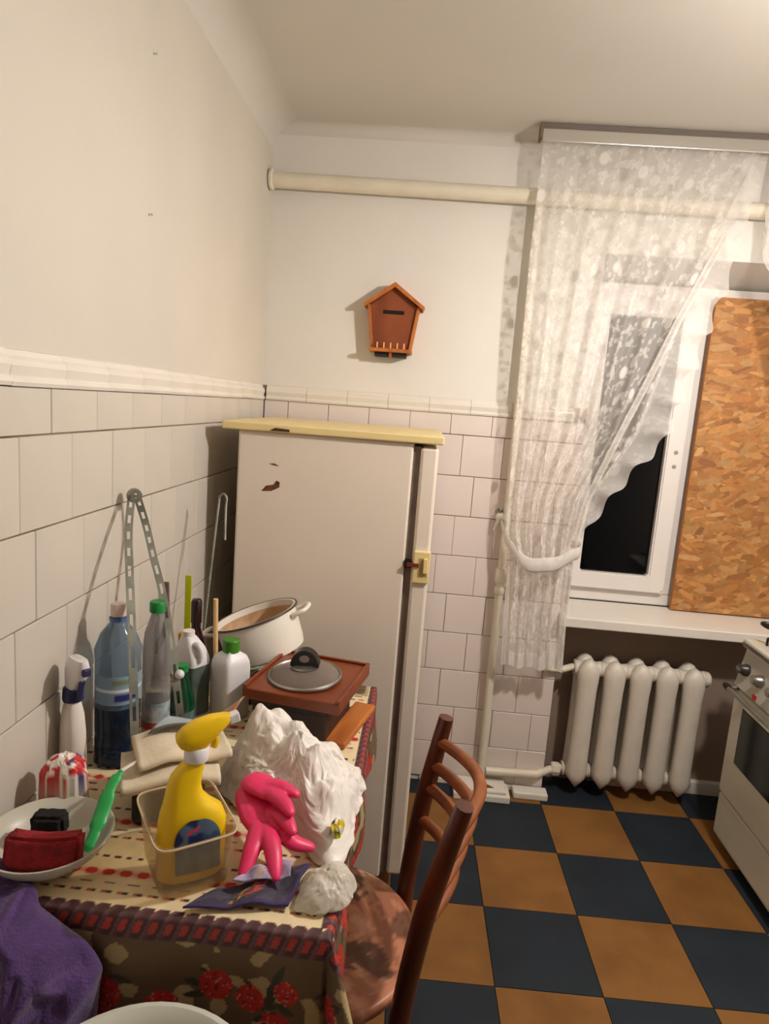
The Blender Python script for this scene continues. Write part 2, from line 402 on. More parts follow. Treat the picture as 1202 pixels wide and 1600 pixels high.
# chipboard over the right half: board with strand flakes pressed into its face
osb = tag(span('chipboard_sheet', 1.632, 2.112, 0.150, 0.168, 0.745, 1.938, mat('osb_core', (176, 112, 48), 0.7)), 'orange strand chipboard sheet covering the right half of the window', 'board')
rf = random.Random(11); V = []; F = []; C = []
pal = [(186, 130, 70), (180, 122, 62), (192, 140, 80), (172, 112, 56), (182, 126, 66), (196, 148, 92), (176, 116, 58), (160, 104, 54), (188, 134, 74)]
for k in range(2600):
    L = rf.uniform(0.035, 0.10); Wd = rf.uniform(0.010, 0.028); a = rf.gauss(0.12, 0.42); lift = 0.0002+k*6e-7
    cx = rf.uniform(1.636, 2.108); cz = rf.uniform(0.75, 1.934); b = len(V)
    for (u, v) in ((-.5, -.3), (-.2, -.5), (.4, -.45), (.5, .1), (.25, .5), (-.4, .4)):
        u *= L; v *= Wd; x = cx+u*math.cos(a)-v*math.sin(a); z = cz+u*math.sin(a)+v*math.cos(a)
        V.append((min(2.111, max(1.633, x))-1.872, -0.009-lift, min(1.937, max(0.746, z))-1.3415))
    c = rf.choice(pal); j = rf.uniform(0.86, 1.04); C += [tuple(min(255, q*j) for q in c)]*6
    F.append(tuple(range(b, b+6)))
me = mesh('strand_flakes', V, F); setcol(me, C)
tag(link('strand_flakes', me, mat('osb_flake', (190, 120, 50), 0.6, vcol=True, var=0.12, scale=60), osb, (1.872, 0.159, 1.3415)), kind='stuff')

# ------------------------------------------------------------ lamp
lamp = thing('pendant_lamp', 'bare bulb hanging on a short cord from the ceiling', 'lamp', (BULB_POS.x, BULB_POS.y, RZ))
bxp, byp = BULB_POS.x, BULB_POS.y
lathe('ceiling_rose', [(0.045, -0.03), (0.05, 0.0)], M_white, lamp, (bxp, byp, RZ))
tube('cord', [(bxp, byp, RZ-0.03), (bxp, byp, BULB_POS.z+0.11)], 0.003, M_white, lamp)
lathe('bulb_holder', [(0.012, 0.06), (0.02, 0.05), (0.02, 0.0)], M_black, lamp, (bxp, byp, BULB_POS.z+0.055))
lathe('bulb', [(0.0015, -0.045), (0.02, -0.041), (0.036, -0.024), (0.042, 0), (0.037, 0.02), (0.026, 0.037), (0.016, 0.052), (0.014, 0.056)],
      mat('bulb_glow', (255, 240, 220), 0.5, emit=(BULB_COLOR, BULB_STRENGTH)), lamp, tuple(BULB_POS), None, 20)
lathe('shade', [(0.022, 0.10), (0.06, 0.088), (0.10, 0.055), (0.125, 0.010)], frosted('frosted_shade', (240, 236, 228), 0.25), lamp, tuple(BULB_POS), None, 32, cap=False)

# ------------------------------------------------------------ curtain rail and lace curtains
rail = thing('curtain_rail', 'silver aluminium curtain rail fixed under the ceiling', 'curtain rail', (0.9, -0.12, 2.35))
span('fascia', 0.905, 2.25, -0.135, -0.127, 2.330, 2.368, M_alu, rail, 0.002)
span('track', 0.905, 2.25, -0.127, -0.085, 2.362, 2.3895, mat('track_dark', (110, 100, 92), 0.6), rail, 0.002)
span('end_cap', 0.897, 0.905, -0.135, -0.085, 2.340, 2.386, mat('cap_brown', (120, 96, 80), 0.6), rail, 0.001)
def lace(name, net, flower, dense=False):
    m = bpy.data.materials.new(name); m.use_nodes = True; N = m.node_tree.nodes; L = m.node_tree.links
    N.remove(N['Principled BSDF'])
    uv = N.new('ShaderNodeUVMap'); uv.uv_map = 'cloth'
    def math_(op, a, b=None):
        n = N.new('ShaderNodeMath'); n.operation = op
        for i, v in enumerate((a, b)):
            if v is None: continue
            if isinstance(v, (int, float)): n.inputs[i].default_value = v
            else: L.new(v, n.inputs[i])
        return n.outputs[0]
    def dots(scale, rnd, lo, hi):
        v = N.new('ShaderNodeTexVoronoi'); v.inputs['Scale'].default_value = scale; v.inputs['Randomness'].default_value = rnd
        L.new(uv.outputs[0], v.inputs['Vector'])
        r = N.new('ShaderNodeMapRange'); r.inputs[1].default_value = lo; r.inputs[2].default_value = hi; r.inputs[3].default_value = 1; r.inputs[4].default_value = 0
        L.new(v.outputs['Distance'], r.inputs[0]); return r.outputs[0]
    big = dots(13.0, 0.7, 0.22, 0.33); small = dots(34.0, 0.8, 0.24, 0.34)
    nzt = N.new('ShaderNodeTexNoise'); nzt.inputs['Scale'].default_value = 26; nzt.inputs['Detail'].default_value = 2; L.new(uv.outputs[0], nzt.inputs['Vector'])
    vine = N.new('ShaderNodeMapRange'); vine.inputs[1].default_value = 0.54; vine.inputs[2].default_value = 0.6; L.new(nzt.outputs['Fac'], vine.inputs[0])
    pat = math_('MAXIMUM', big, math_('MULTIPLY', math_('MAXIMUM', small, vine.outputs[0]), 0.55))
    f = math_('ADD', net, math_('MULTIPLY', pat, flower-net))
    d = N.new('ShaderNodeBsdfDiffuse'); d.inputs[0].default_value = (*lin((240, 236, 230)), 1)
    t = N.new('ShaderNodeBsdfTranslucent'); t.inputs[0].default_value = (*lin((240, 236, 230)), 1)
    m1 = N.new('ShaderNodeMixShader'); m1.inputs[0].default_value = 0.35; L.new(d.outputs[0], m1.inputs[1]); L.new(t.outputs[0], m1.inputs[2])
    tr = N.new('ShaderNodeBsdfTransparent'); m2 = N.new('ShaderNodeMixShader')
    L.new(f, m2.inputs[0]); L.new(tr.outputs[0], m2.inputs[1]); L.new(m1.outputs[0], m2.inputs[2]); L.new(m2.outputs[0], N['Material Output'].inputs[0])
    return m
M_lace = lace('lace', 0.40, 0.90); M_ruf = lace('lace_ruffle', 0.52, 0.68); M_hem = lace('lace_band', 0.8, 0.97)
def sheet(name, fn, nu, nv, m, parent=None, uvscale=(1, 1), loc=(0, 0, 0), cols=None, smooth=True, th=0.0):
    V = []; F = []; U = []
    for j in range(nv+1):
        for i in range(nu+1):
            V.append(Vector(fn(i/nu, j/nv))-Vector(loc)); U.append((i/nu*uvscale[0], j/nv*uvscale[1]))
    for j in range(nv):
        for i in range(nu):
            a = j*(nu+1)+i; F.append((a, a+1, a+nu+2, a+nu+1))
    me = mesh(name, V, F); ul = me.uv_layers.new(name='cloth')
    for p in me.polygons:
        for li, vi in zip(p.loop_indices, p.vertices): ul.data[li].uv = U[vi]
    if cols: setcol(me, [cols(i/nu, j/nv) for j in range(nv+1) for i in range(nu+1)])
    o = link(name, me, m, parent, loc, None, smooth)
    if th: solid(o, th)
    return o
Lt = [(2.338, 0.912), (1.98, 0.905), (1.34, 0.917), (1.045, 0.925), (0.98, 0.945), (0.93, 0.945), (0.76, 0.945), (0.565, 0.955)]
Rt = [(2.338, 1.60), (2.14, 1.53), (1.945, 1.47), (1.79, 1.42), (1.43, 1.335), (1.30, 1.265), (1.17, 1.195), (1.0, 1.172), (0.90, 1.172), (0.76, 1.17), (0.54, 1.178)]
Ot = [(2.30, 1.61), (2.14, 1.583), (1.945, 1.556), (1.79, 1.510), (1.43, 1.428), (1.30, 1.325), (1.143, 1.225), (1.05, 1.185)]
St = [(2.10, 1.53), (1.81, 1.412), (1.548, 1.318), (1.414, 1.267), (1.191, 1.188), (1.05, 1.165)]
ZT, ZB = 2.338, 0.553
cur = thing('lace_curtain', 'white lace curtain gathered by a tieback beside the dark window pane', 'curtain', (0.92, -0.11, ZT))
def cpos(u, v):
    z = ZT+(ZB-ZT)*v; l = interp(Lt, z); r = interp(Rt, z); wd = r-l
    g = 1-min(1, (wd-0.22)/0.5); tie = math.exp(-((z-0.96)/0.12)**2)
    A = 0.006+0.013*g; A *= min(1, 0.35+3*(ZT-z))*(1 if z > 0.95 else max(0.3, 1-(0.95-z)*4))
    yy = -0.110-0.010*g+0.022*math.exp(-((z-1.4)/0.35)**2)*(1-u)+A*math.sin(2*PI*6.0*u+0.6*math.sin(3*z))+0.35*A*math.sin(2*PI*14*u+2.0*z)
    yy -= 0.02*tie*math.sin(PI*u)
    return (l+wd*u, yy, z+0.006*math.sin(17*u)*v)
sheet('lace_panel', cpos, 150, 170, M_lace, cur, (0.85, 1.85), (0.92, -0.11, ZT))
def ruf(u, v):
    z = 2.30+(1.06-2.30)*v; r = interp(Rt, z); o_ = interp(Ot, z)
    wv = math.sin(2*PI*11*v+0.8*math.sin(9*v))*min(1, 5*v)
    return (r-0.012+(o_-r+0.012+0.012*wv)*u, -0.122+0.018*u*math.sin(2*PI*11*v+1.2), z-0.02*u-0.010*u*wv)
sheet('ruffle', ruf, 10, 150, M_ruf, cur, (0.08, 1.4), (0.92, -0.11, ZT))
def seam(u, v):
    z = 2.08+(1.06-2.08)*v; r = interp(St, z)
    return (r-0.012+0.024*u, -0.136+0.006*math.sin(2*PI*u), z)
sheet('gathered_fold', seam, 6, 90, M_ruf, cur, (0.03, 1.4), (0.92, -0.11, ZT))
def hem(u, v):
    x, y_, z = cpos(u, 1.0-0.03*(1-v)); return (x, y_-0.003, z)
sheet('hem', hem, 80, 4, M_hem, cur, (1.1, 0.06), (0.92, -0.11, ZT))
for u0, u1 in ((0.0, 0.10), (0.88, 1.0)):
    sheet('edge_band', lambda u, v, a=u0, b=u1: tuple(Vector(cpos(a+(b-a)*u, 0.80+0.2*v))+Vector((0, -0.004, 0))), 16, 30, M_ruf, cur, (0.1, 0.3), (0.92, -0.11, ZT))
tb = thing('curtain_tieback', 'white lace tieback loop slung around the gathered curtain', 'tieback', (0.905, -0.03, 1.08))
tp = spline([(0.907, -0.03, 1.085), (0.925, -0.085, 1.03), (0.965, -0.135, 0.972), (1.03, -0.158, 0.942), (1.10, -0.155, 0.958), (1.165, -0.142, 0.99), (1.19, -0.11, 1.01), (1.16, -0.075, 1.02)], 7)
tv = []
def tbn(u, v):
    k = min(len(tp)-1, int(round(v*(len(tp)-1)))); p = tp[k]; wd = 0.020+0.032*math.sin(PI*v)
    return (p.x, p.y-0.004*math.sin(PI*u)*1.5, p.z+(u-0.5)*wd+0.004*math.sin(30*v))
sheet('band', tbn, 6, len(tp)-1, M_hem, tb, (0.05, 0.4), (0.905, -0.03, 1.08), th=0.003)
lathe('knot', [(0.002, -0.02), (0.014, -0.012), (0.018, 0.002), (0.012, 0.014), (0.003, 0.02)], M_white, tb, (0.907, -0.036, 1.085), (0.5, 0.3, 0), 10)
tube('tail', spline([(0.905, -0.04, 1.08), (0.895, -0.035, 1.05), (0.89, -0.03, 1.03)], 4), [0.008]*4+[0.006]*4+[0.004], M_white, tb)
hk = thing('wall_hook', 'small metal hook on the tiles holding the tieback', 'hook', (0.905, -0.008, 1.10))
lathe('rose', [(0.014, 0), (0.014, 0.004), (0.008, 0.006)], M_steel, hk, (0.905, -0.008, 1.10), (PI/2, 0, 0), 14)
tube('arm', spline([(0.905, -0.01, 1.10), (0.905, -0.04, 1.10), (0.905, -0.05, 1.108), (0.905, -0.048, 1.118)], 4), 0.003, M_steel, hk, 8)
# second curtain at the right, mostly beyond the picture edge
L2 = [(2.338, 1.660), (2.2, 1.675), (2.05, 1.685), (1.9, 1.76), (1.6, 1.87), (1.3, 1.97), (1.1, 2.03), (0.56, 2.04)]
R2 = [(2.338, 2.24), (1.1, 2.27), (0.56, 2.27)]
cur2 = thing('lace_curtain', 'white lace curtain drawn aside by the chipboard half of the window', 'curtain', (1.64, -0.11, ZT))
def cpos2(u, v):
    z = ZT+(1.0-ZT)*v; l = interp(L2, z); r = interp(R2, z)
    return (l+(r-l)*u, -0.105+0.014*math.sin(2*PI*7*u+1)*min(1, 0.35+3*(ZT-z)), z)
sheet('lace_panel', cpos2, 90, 90, M_lace, cur2, (1.0, 1.4), (1.64, -0.11, ZT))
sheet('ruffle', lambda u, v: (interp(L2, ZT+(1.05-ZT)*v)-0.03*u*min(1, 8*v), -0.116+0.012*u*math.sin(60*v), ZT+(1.05-ZT)*v-0.02*u), 6, 90, M_ruf, cur2, (0.06, 1.3), (1.64, -0.11, ZT))

# ------------------------------------------------------------ pipes
hp = thing('heating_pipe', 'cream painted pipe running along the back wall under the ceiling', 'pipe', (0, -0.05, 2.185))
tube('pipe', [(0.0, -0.048, 2.192), (RX, -0.048, 2.178)], 0.026, M_paint, hp, 20)
lathe('wall_collar', [(0.034, 0), (0.034, 0.008), (0.028, 0.012)], M_paint, hp, (0.006, -0.048, 2.192), (0, PI/2, 0), 20)
rp = thing('riser_pipe', 'white painted riser pipe dropping behind the lace curtain to the floor', 'pipe', (0.93, -0.04, 0))
tube('pipe', [(0.934, -0.04, 0.045), (0.930, -0.04, 2.16)], 0.0145, M_paint, rp, 14)
lathe('coupling', [(0.020, 0), (0.022, 0.006), (0.022, 0.05), (0.020, 0.056)], M_paint, rp, (0.932, -0.04, 0.84), None, 14)
lathe('coupling', [(0.019, 0), (0.020, 0.004), (0.020, 0.02), (0.018, 0.024)], M_paint, rp, (0.932, -0.04, 0.80), None, 14)

# ------------------------------------------------------------ radiator
rad = thing('radiator', 'white cast iron radiator with five ribbed sections under the window sill', 'radiator', (1.5, 0.03, 0.0))
def rad_section():
    def colm(cy, dy):
        S = []
        for z, hx, hy in ((0.045, 0.004, 0.012), (0.065, 0.020, 0.026), (0.085, 0.036, 0.034), (0.11, 0.0395, 0.036), (0.16, 0.0375, 0.034), (0.30, 0.0365, 0.034), (0.44, 0.0375, 0.034), (0.50, 0.0405, 0.036), (0.53, 0.037, 0.034), (0.553, 0.022, 0.026), (0.563, 0.006, 0.012)):
            S.append(sell(0, cy, hx, hy*0.95, z, e=2.3, n=18))
        return rings(S)
    V, F = [], []
    for cy in (-0.034, 0.034):
        v, f = colm(cy, 0); b = len(V); V += v; F += [tuple(b+i for i in q) for q in f]
    for zc, r in ((0.515, 0.029), (0.095, 0.026)):
        v, f = tubegeo([(-0.0488, 0, zc), (-0.0488+0.01, 0, zc), (0, 0, zc), (0.0388, 0, zc), (0.0488, 0, zc)], [r*1.1, r, r, r, r*1.1], 14); b = len(V); V += v; F += [tuple(b+i for i in q) for q in f]
    return mesh('section', V, F)
rs = rad_section(); rs.materials.append(M_rad)
for p_ in rs.polygons: p_.use_smooth = True
for k in range(5): link('section', rs, None, rad, (1.305+0.0985*k, 0.03, 0.0))
lathe('end_plug', [(0.030, 0), (0.030, 0.012), (0.024, 0.02), (0.02, 0.02)], M_rad, rad, (1.748, 0.03, 0.515), (0, PI/2, 0), 12)
rpi = thing('radiator_feed_pipe', 'short white pipe stub feeding the top of the radiator', 'pipe', (1.2, 0.03, 0.515))
tube('pipe', [(1.135, -0.03, 0.522), (1.20, -0.02, 0.52), (1.25, 0.03, 0.516)], 0.013, M_paint, rpi, 12)
rpr = thing('radiator_return_pipe', 'white return pipe low along the tiles below the radiator', 'pipe', (0.96, -0.03, 0.09))
tube('pipe', [(0.952, -0.035, 0.085), (1.15, -0.025, 0.085), (1.2, 0.01, 0.09), (1.252, 0.03, 0.095)], 0.015, M_paint, rpr, 12)
lathe('coupling', [(0.022, 0), (0.027, 0.006), (0.027, 0.03), (0.02, 0.036)], M_rad, rpr, (1.212, 0.022, 0.092), (0, PI/2, 0), 8, smooth=False)
# painted blocks on the floor below the riser
b1 = thing('plinth_block', 'white painted floor block with a brown paint chip under the riser pipe', 'block', (0.945, -0.06, 0))
span('slab', 0.83, 1.045, -0.115, -0.014, 0.0, 0.030, M_white, b1, 0.006); span('cap', 0.84, 1.03, -0.105, -0.014, 0.030, 0.044, M_white, b1, 0.005)
prism('paint_chip', [(0.915, -0.085), (0.94, -0.055), (0.96, -0.062), (0.985, -0.083), (0.95, -0.088)], 0.0441, 0.0449, M_rust, b1, axis='z')
b2 = tag(span('plinth_block', 1.062, 1.195, -0.070, -0.013, 0.0, 0.028, M_white, None, 0.006), 'small plain white block on the floor beside the chipped block', 'block')

# ------------------------------------------------------------ house-shaped key box
kb = thing('key_cabinet', 'brown wooden house-shaped key cabinet hung on the white wall', 'key cabinet', (0.463, 0, 1.63))
kx = 0.463
body = prism('back_panel', [(kx-0.062, 1.652), (kx+0.062, 1.652), (kx+0.082, 1.80), (kx, 1.862), (kx-0.082, 1.80)], -0.045, -0.002, M_redwood, kb)
span('slot', kx-0.037, kx+0.037, -0.0465, -0.044, 1.772, 1.785, M_black, body)
for s in (-1, 1):
    prism('side_strip', [(kx+s*0.062, 1.652), (kx+s*0.072, 1.652), (kx+s*0.092, 1.80), (kx+s*0.082, 1.80)], -0.055, -0.002, M_orwood, kb)
    prism('roof_board', [(kx, 1.862), (kx, 1.878), (kx+s*0.108, 1.800), (kx+s*0.103, 1.790)], -0.068, -0.002, M_orwood, kb)
span('shelf', kx-0.075, kx+0.075, -0.082, -0.002, 1.640, 1.652, M_orwood, kb, 0.002)
for k in range(5): tube('peg', [(kx-0.048+0.0235*k, -0.074, 1.652), (kx-0.048+0.0235*k, -0.074, 1.672)], 0.003, mat('peg_wood', (222, 170, 110), 0.5), kb, 8)
for s in (-1, 1): span('drawer_slot', kx+s*0.032-0.024, kx+s*0.032+0.024, -0.06, -0.002, 1.626, 1.640, M_dark, kb)
span('divider', kx-0.005, kx+0.005, -0.066, -0.002, 1.626, 1.640, M_orwood, kb)
for k, (yy, zz) in enumerate(((-1.02, 2.12), (-1.03, 1.81))):
    tag(lathe('wall_nail', [(0.0008, 0.0), (0.0008, 0.004), (0.003, 0.005), (0.002, 0.006)], M_steel, None, (0.001, yy, zz), (0, PI/2, 0), 8), 'tiny nail head in the left wall, %s of two' % ('upper' if k == 0 else 'lower'), 'nail', 'nails in the left wall')

# ------------------------------------------------------------ fridge
fr = thing('fridge', 'old cream fridge seen from its side with yellowed top and latch', 'fridge', (0.37, -0.36, 0))
FY0, FY1 = -0.66, -0.06
span('body', 0.102, 0.582, FY0, FY1, 0.06, 1.362, M_fridge, fr, 0.006)
span('gasket', 0.582, 0.602, FY0+0.012, FY1-0.012, 0.07, 1.352, M_gasket, fr)
door = span('door', 0.602, 0.650, FY0-0.001, FY1+0.001, 0.075, 1.352, M_fridge, fr, 0.008)
span('top_lid', 0.058, 0.662, FY0-0.012, FY1+0.01, 1.362, 1.384, M_cream, fr, 0.004)
for (a, b) in ((0.13, FY0+0.05), (0.55, FY0+0.05), (0.13, FY1-0.05), (0.55, FY1-0.05)): lathe('foot', [(0.018, 0), (0.018, 0.05), (0.012, 0.062)], M_black, fr, (a, b, 0), None, 12)
span('latch', 0.606, 0.652, FY0-0.010, FY0+0.01, 0.978, 1.068, M_cream, door, 0.003)
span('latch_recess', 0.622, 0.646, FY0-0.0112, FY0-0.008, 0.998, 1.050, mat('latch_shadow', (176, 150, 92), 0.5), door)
span('latch_lever', 0.634, 0.646, FY0-0.018, FY0-0.009, 1.008, 1.050, M_cream, door, 0.002)
span('latch_pin', 0.588, 0.622, FY0-0.014, FY0-0.004, 1.024, 1.034, mat('pin_red', (110, 40, 30), 0.5), door)
span('hinge_block', 0.581, 0.600, FY0-0.004, FY0+0.02, 1.018, 1.040, M_black, fr, 0.002)
body_f = [c for c in fr.children if c.name.startswith('body')][0]
prism('paint_chip', [(0.172, 1.198), (0.185, 1.214), (0.205, 1.218), (0.213, 1.230), (0.222, 1.226), (0.222, 1.212), (0.200, 1.200)], FY0-0.0006, FY0+0.001, M_rust, body_f)
prism('paint_chip', [(0.190, 1.275), (0.205, 1.277), (0.219, 1.270), (0.205, 1.271)], FY0-0.0006, FY0+0.001, M_rust, body_f)
prism('paint_chip', [(0.19, 1.3655), (0.245, 1.3655), (0.244, 1.372), (0.205, 1.374)], FY0-0.0135, FY0-0.011, mat('chip_dark', (70, 40, 24), 0.9), fr)

# ------------------------------------------------------------ stove
st = thing('gas_stove', 'white gas stove with dark oven window and silver knobs', 'stove', (2.03, -0.46, 0))
SX, SY0, SY1 = 1.755, -0.715, -0.205
M_st = mat('stove_enamel', (208, 204, 186), 0.35, var=0.05, scale=6); M_oven = mat('oven_glass', (14, 14, 16), 0.12)
span('body', SX+0.012, SX+0.55, SY0, SY1, 0.025, 0.735, M_st, st, 0.006)
dr = span('drawer', SX-0.004, SX+0.012, SY0+0.003, SY1-0.003, 0.045, 0.200, M_st, st, 0.008)
od = span('oven_door', SX-0.008, SX+0.012, SY0+0.003, SY1-0.003, 0.206, 0.590, M_st, st, 0.008)
span('oven_window', SX-0.0095, SX, SY0+0.08, SY1-0.075, 0.345, 0.545, M_oven, od, 0.004)
tube('handle', spline([(SX-0.004, SY1-0.02, 0.590), (SX-0.040, SY1-0.022, 0.594), (SX-0.046, SY1-0.04, 0.594), (SX-0.046, SY0+0.04, 0.594), (SX-0.04, SY0+0.022, 0.594), (SX-0.004, SY0+0.02, 0.59)], 5), 0.008, M_steel, od, 10)
lathe('handle_end', [(0.011, 0), (0.012, 0.02), (0.009, 0.03)], M_black, od, (SX-0.044, SY1-0.012, 0.594), (PI/2, 0, 0), 12)
prism('control_panel', [(SX-0.012, 0.600), (SX+0.012, 0.600), (SX+0.05, 0.735), (SX+0.012, 0.735)], SY0+0.003, SY1-0.003, mat('panel_grey', (196, 192, 178), 0.3, metal=0.2), st, axis='y')
for k in range(5):
    yk = SY1-0.05-0.095*k
    kn = lathe('knob', [(0.021, 0), (0.021, 0.012), (0.017, 0.016), (0.015, 0.030), (0.012, 0.032)], M_steel if k else mat('knob_dark', (70, 66, 62), 0.35, metal=0.5), st, (SX+0.0, yk, 0.668), (0, -PI/2+0.18, 0), 18)
    box('grip', (0.006, 0.028, 0.012), (SX-0.03, yk, 0.672), M_steel, st, 0.002)
span('red_mark', SX-0.012, SX-0.008, SY1-0.15, SY1-0.125, 0.602, 0.618, mat('red_plastic', (190, 30, 36), 0.4), st)
span('hob', SX-0.004, SX+0.55, SY0, SY1, 0.735, 0.765, M_st, st, 0.006)
span('hob_trim', SX-0.006, SX-0.001, SY0+0.002, SY1-0.002, 0.742, 0.754, M_steel, st)
for (a, b) in ((0.13, -0.33), (0.13, -0.58), (0.38, -0.33), (0.38, -0.58)): lathe('burner', [(0.035, 0), (0.04, 0.004), (0.03, 0.016), (0.01, 0.018)], M_dark, st, (SX+a, b, 0.765), None, 18)
for yk in (-0.27, -0.39, -0.52, -0.64): tube('grate_bar', [(SX+0.04, yk, 0.79), (SX+0.50, yk, 0.79)], 0.004, M_dark, st, 6)
for xk in (0.04, 0.27, 0.50): tube('grate_bar', [(SX+xk, -0.27, 0.79), (SX+xk, -0.64, 0.79)], 0.004, M_dark, st, 6)
for (xk, yk) in ((0.04, -0.27), (0.04, -0.64), (0.50, -0.27), (0.50, -0.64)): tube('grate_foot', [(SX+xk, yk, 0.763), (SX+xk, yk, 0.79)], 0.004, M_dark, st, 6)
for (xk, yk) in ((0.05, SY0+0.04), (0.05, SY1-0.04), (0.5, SY0+0.04), (0.5, SY1-0.04)): lathe('foot', [(0.018, 0), (0.018, 0.02), (0.012, 0.03)], M_black, st, (SX+xk, yk, 0), None, 10)
fp = thing('frying_pan', 'dark pan with looped black handle on the stove', 'pan', (SX+0.14, -0.37, 0.795))
pc = (SX+0.145, -0.37, 0.7945)
lathe('bowl', [(0.002, 0), (0.07, 0), (0.085, 0.035), (0.088, 0.036), (0.082, 0.034), (0.068, 0.004), (0.002, 0.004)], M_dark, fp, pc)
tube('handle', spline([(SX+0.08, -0.315, 0.822), (SX+0.06, -0.262, 0.832), (SX+0.03, -0.245, 0.834), (SX+0.025, -0.275, 0.833), (SX+0.065, -0.335, 0.824)], 6), 0.007, M_black, fp, 8)

# ------------------------------------------------------------ table and cloth
TX0, TX1, TY0, TY1, TZ = 0.012, 0.535, -1.67, -0.865, 0.748
tbl = thing('kitchen_table', 'small kitchen table against the tiles hidden under a flowered cloth', 'table', (0.27, -1.27, 0))
span('table_top', TX0, TX1, TY0, TY1, TZ-0.025, TZ, M_chair2, tbl, 0.003)
for a in (TX0+0.04, TX1-0.05):
    for b in (TY0+0.05, TY1-0.05): box('leg', (0.04, 0.04, TZ-0.025), (a, b, (TZ-0.025)/2), M_chair, tbl, 0.004)
for b in (TY0+0.05, TY1-0.05): span('apron', TX0+0.06, TX1-0.07, b-0.01, b+0.01, TZ-0.11, TZ-0.025, M_chair, tbl)
for a in (TX0+0.04, TX1-0.05): span('apron', a-0.01, a+0.01, TY0+0.07, TY1-0.07, TZ-0.11, TZ-0.025, M_chair, tbl)
DF, DR = 0.30, 0.125     # overhang at the front and at the right
WS, LS = TX1-TX0+DR, TY1-TY0+DF
CREAM = (233, 214, 172); PLUM = (74, 44, 46); RED = (190, 44, 38); PINK = (214, 120, 104); GREEN = (60, 62, 44)
rr = random.Random(21)
roses = [(rr.uniform(-0.02, WS+0.02), rr.uniform(0.075, DF+0.02), rr.uniform(0.014, 0.026)) for _ in range(70)]
roses = [q for i, q in enumerate(roses) if all((q[0]-p[0])**2+(q[1]-p[1])**2 > 0.0012 for p in roses[:i])]
leaves = [(x+rr.uniform(-.03, .03), d+rr.uniform(-.03, .03), rr.uniform(0, PI), rr.uniform(.012, .022)) for x, d, r in roses for _ in range(4)]
def rose_col(x, d):
    for lx, ld, r in roses:
        q = math.hypot(x-lx, d-ld)
        if q < r:
            k = nz(x, d, 1.0, 150); return RED if k > -0.1 else ((120, 24, 26) if k < -0.3 else PINK if k < -0.2 else (168, 36, 34))
    for lx, ld, a, L in leaves:
        u = (x-lx)*math.cos(a)+(d-ld)*math.sin(a); v = -(x-lx)*math.sin(a)+(d-ld)*math.cos(a)
        if abs(u) < L and abs(v) < 0.0055*(1-(u/L)**2): return GREEN
    return (176, 154, 112) if nz(x, d, 6.0, 28) > 0.18 else (104, 84, 60)  # dark print ground, deepened to stand in for shade on the front drop
def scallop(x, d):
    """rope-like plum border, d measured across it 0..0.045"""
    p = 0.021; ph = ((x+0.4*d) % p)/p
    topc = 0.010-0.010*math.sqrt(max(0, 1-(2*ph-1)**2))
    if d < topc: return None
    if d > 0.042: return None
    if 0.020 < d < 0.034 and 0.3 < ph < 0.75: return (176, 58, 48)
    return (104, 72, 76) if ph < 0.22 else PLUM if ph > 0.45 else (88, 56, 60)
def bandcol(t, x):
    """stripes across the cloth top; t = distance from the front table edge"""
    q = t % 0.115
    if 0.028 < q < 0.034:
        k = int(x/0.0075) % 3; return (196, 96, 72) if k == 0 else (70, 48, 50) if k == 1 else CREAM
    if 0.060 < q < 0.078:
        k = (x % 0.026)/0.026; v = (q-0.069)/0.009
        return RED if (k-0.5)**2*6+v*v < 0.7 else (222, 150, 128) if abs(v) < 0.4 else (226, 196, 160)
    if 0.098 < q < 0.105:
        k = int(x/0.009) % 2; return (64, 44, 52) if k else CREAM
    if 0.046 < q < 0.050 and int(x/0.018) % 2: return (120, 70, 66)
    return CREAM
def cloth_col(s, t):
    """s from left edge, t from the front hem"""
    x = s; d = DF-t              # d > 0: below the front edge
    e = s-(TX1-TX0)              # e > 0: below the right edge
    back = LS-t
    if d > -0.012:
        c = scallop(x, d+0.012)
        if c: return c
        return rose_col(x, d) if d+0.012 >= 0.04 else CREAM
    if e > -0.006:
        c = scallop(t, 0.045-(e+0.006)) if e < 0.036 else None
        if c: return c
        return rose_col(t*0.8 % WS, e+0.09) if e > 0 else CREAM
    if back < 0.06:
        return rose_col(x, 0.10+back*1.1)
    return bandcol(-d, x)
def cloth_pos(u, v):
    s = WS*u; t = LS*v; x = TX0-0.006+s; y_ = TY0-DF+t; z = TZ+0.0035
    ox = max(0, s-(TX1-TX0+0.006)); oy = max(0, DF-t)
    X = min(x, TX1+0.004); Y = max(y_, TY0-0.004)
    if ox > 0 or oy > 0:
        h = math.hypot(ox, oy); a = math.atan2(oy, ox)
        fl = 0.02+0.42*math.sin(2*a)**2 if (ox > 0 and oy > 0) else 0.02
        fold = 0.010*math.sin(s*26+1.0) if oy > 0 and ox == 0 else 0.010*math.sin(t*21) if ox > 0 and oy == 0 else 0
        r0 = 0.006
        k = 1-math.exp(-h/0.02)
        out = r0*k+fl*h*2.2*(0.6 if not (ox > 0 and oy > 0) else 1.0)*0.5+max(-0.004, fold)*min(1, h/0.08)
        X += math.cos(a)*out if ox > 0 else 0; Y -= math.sin(a)*out if oy > 0 else 0
        z -= max(0, h-0.003)*0.985
    else: z += 0.0006*nz(s, t, 2, 22)
    return (X, Y, z)
nu, nv = int(WS/0.0026), int(LS/0.0026)
tc_ = sheet('tablecloth', cloth_pos, nu, nv, mat('tablecloth_print', (230, 210, 170), 0.6, vcol=True, var=0.1, scale=30, bump=0.05, bscale=200), None, (1, 1), (0.27, -1.27, TZ), cols=lambda u, v: cloth_col(WS*u, LS*v), th=0.0012)
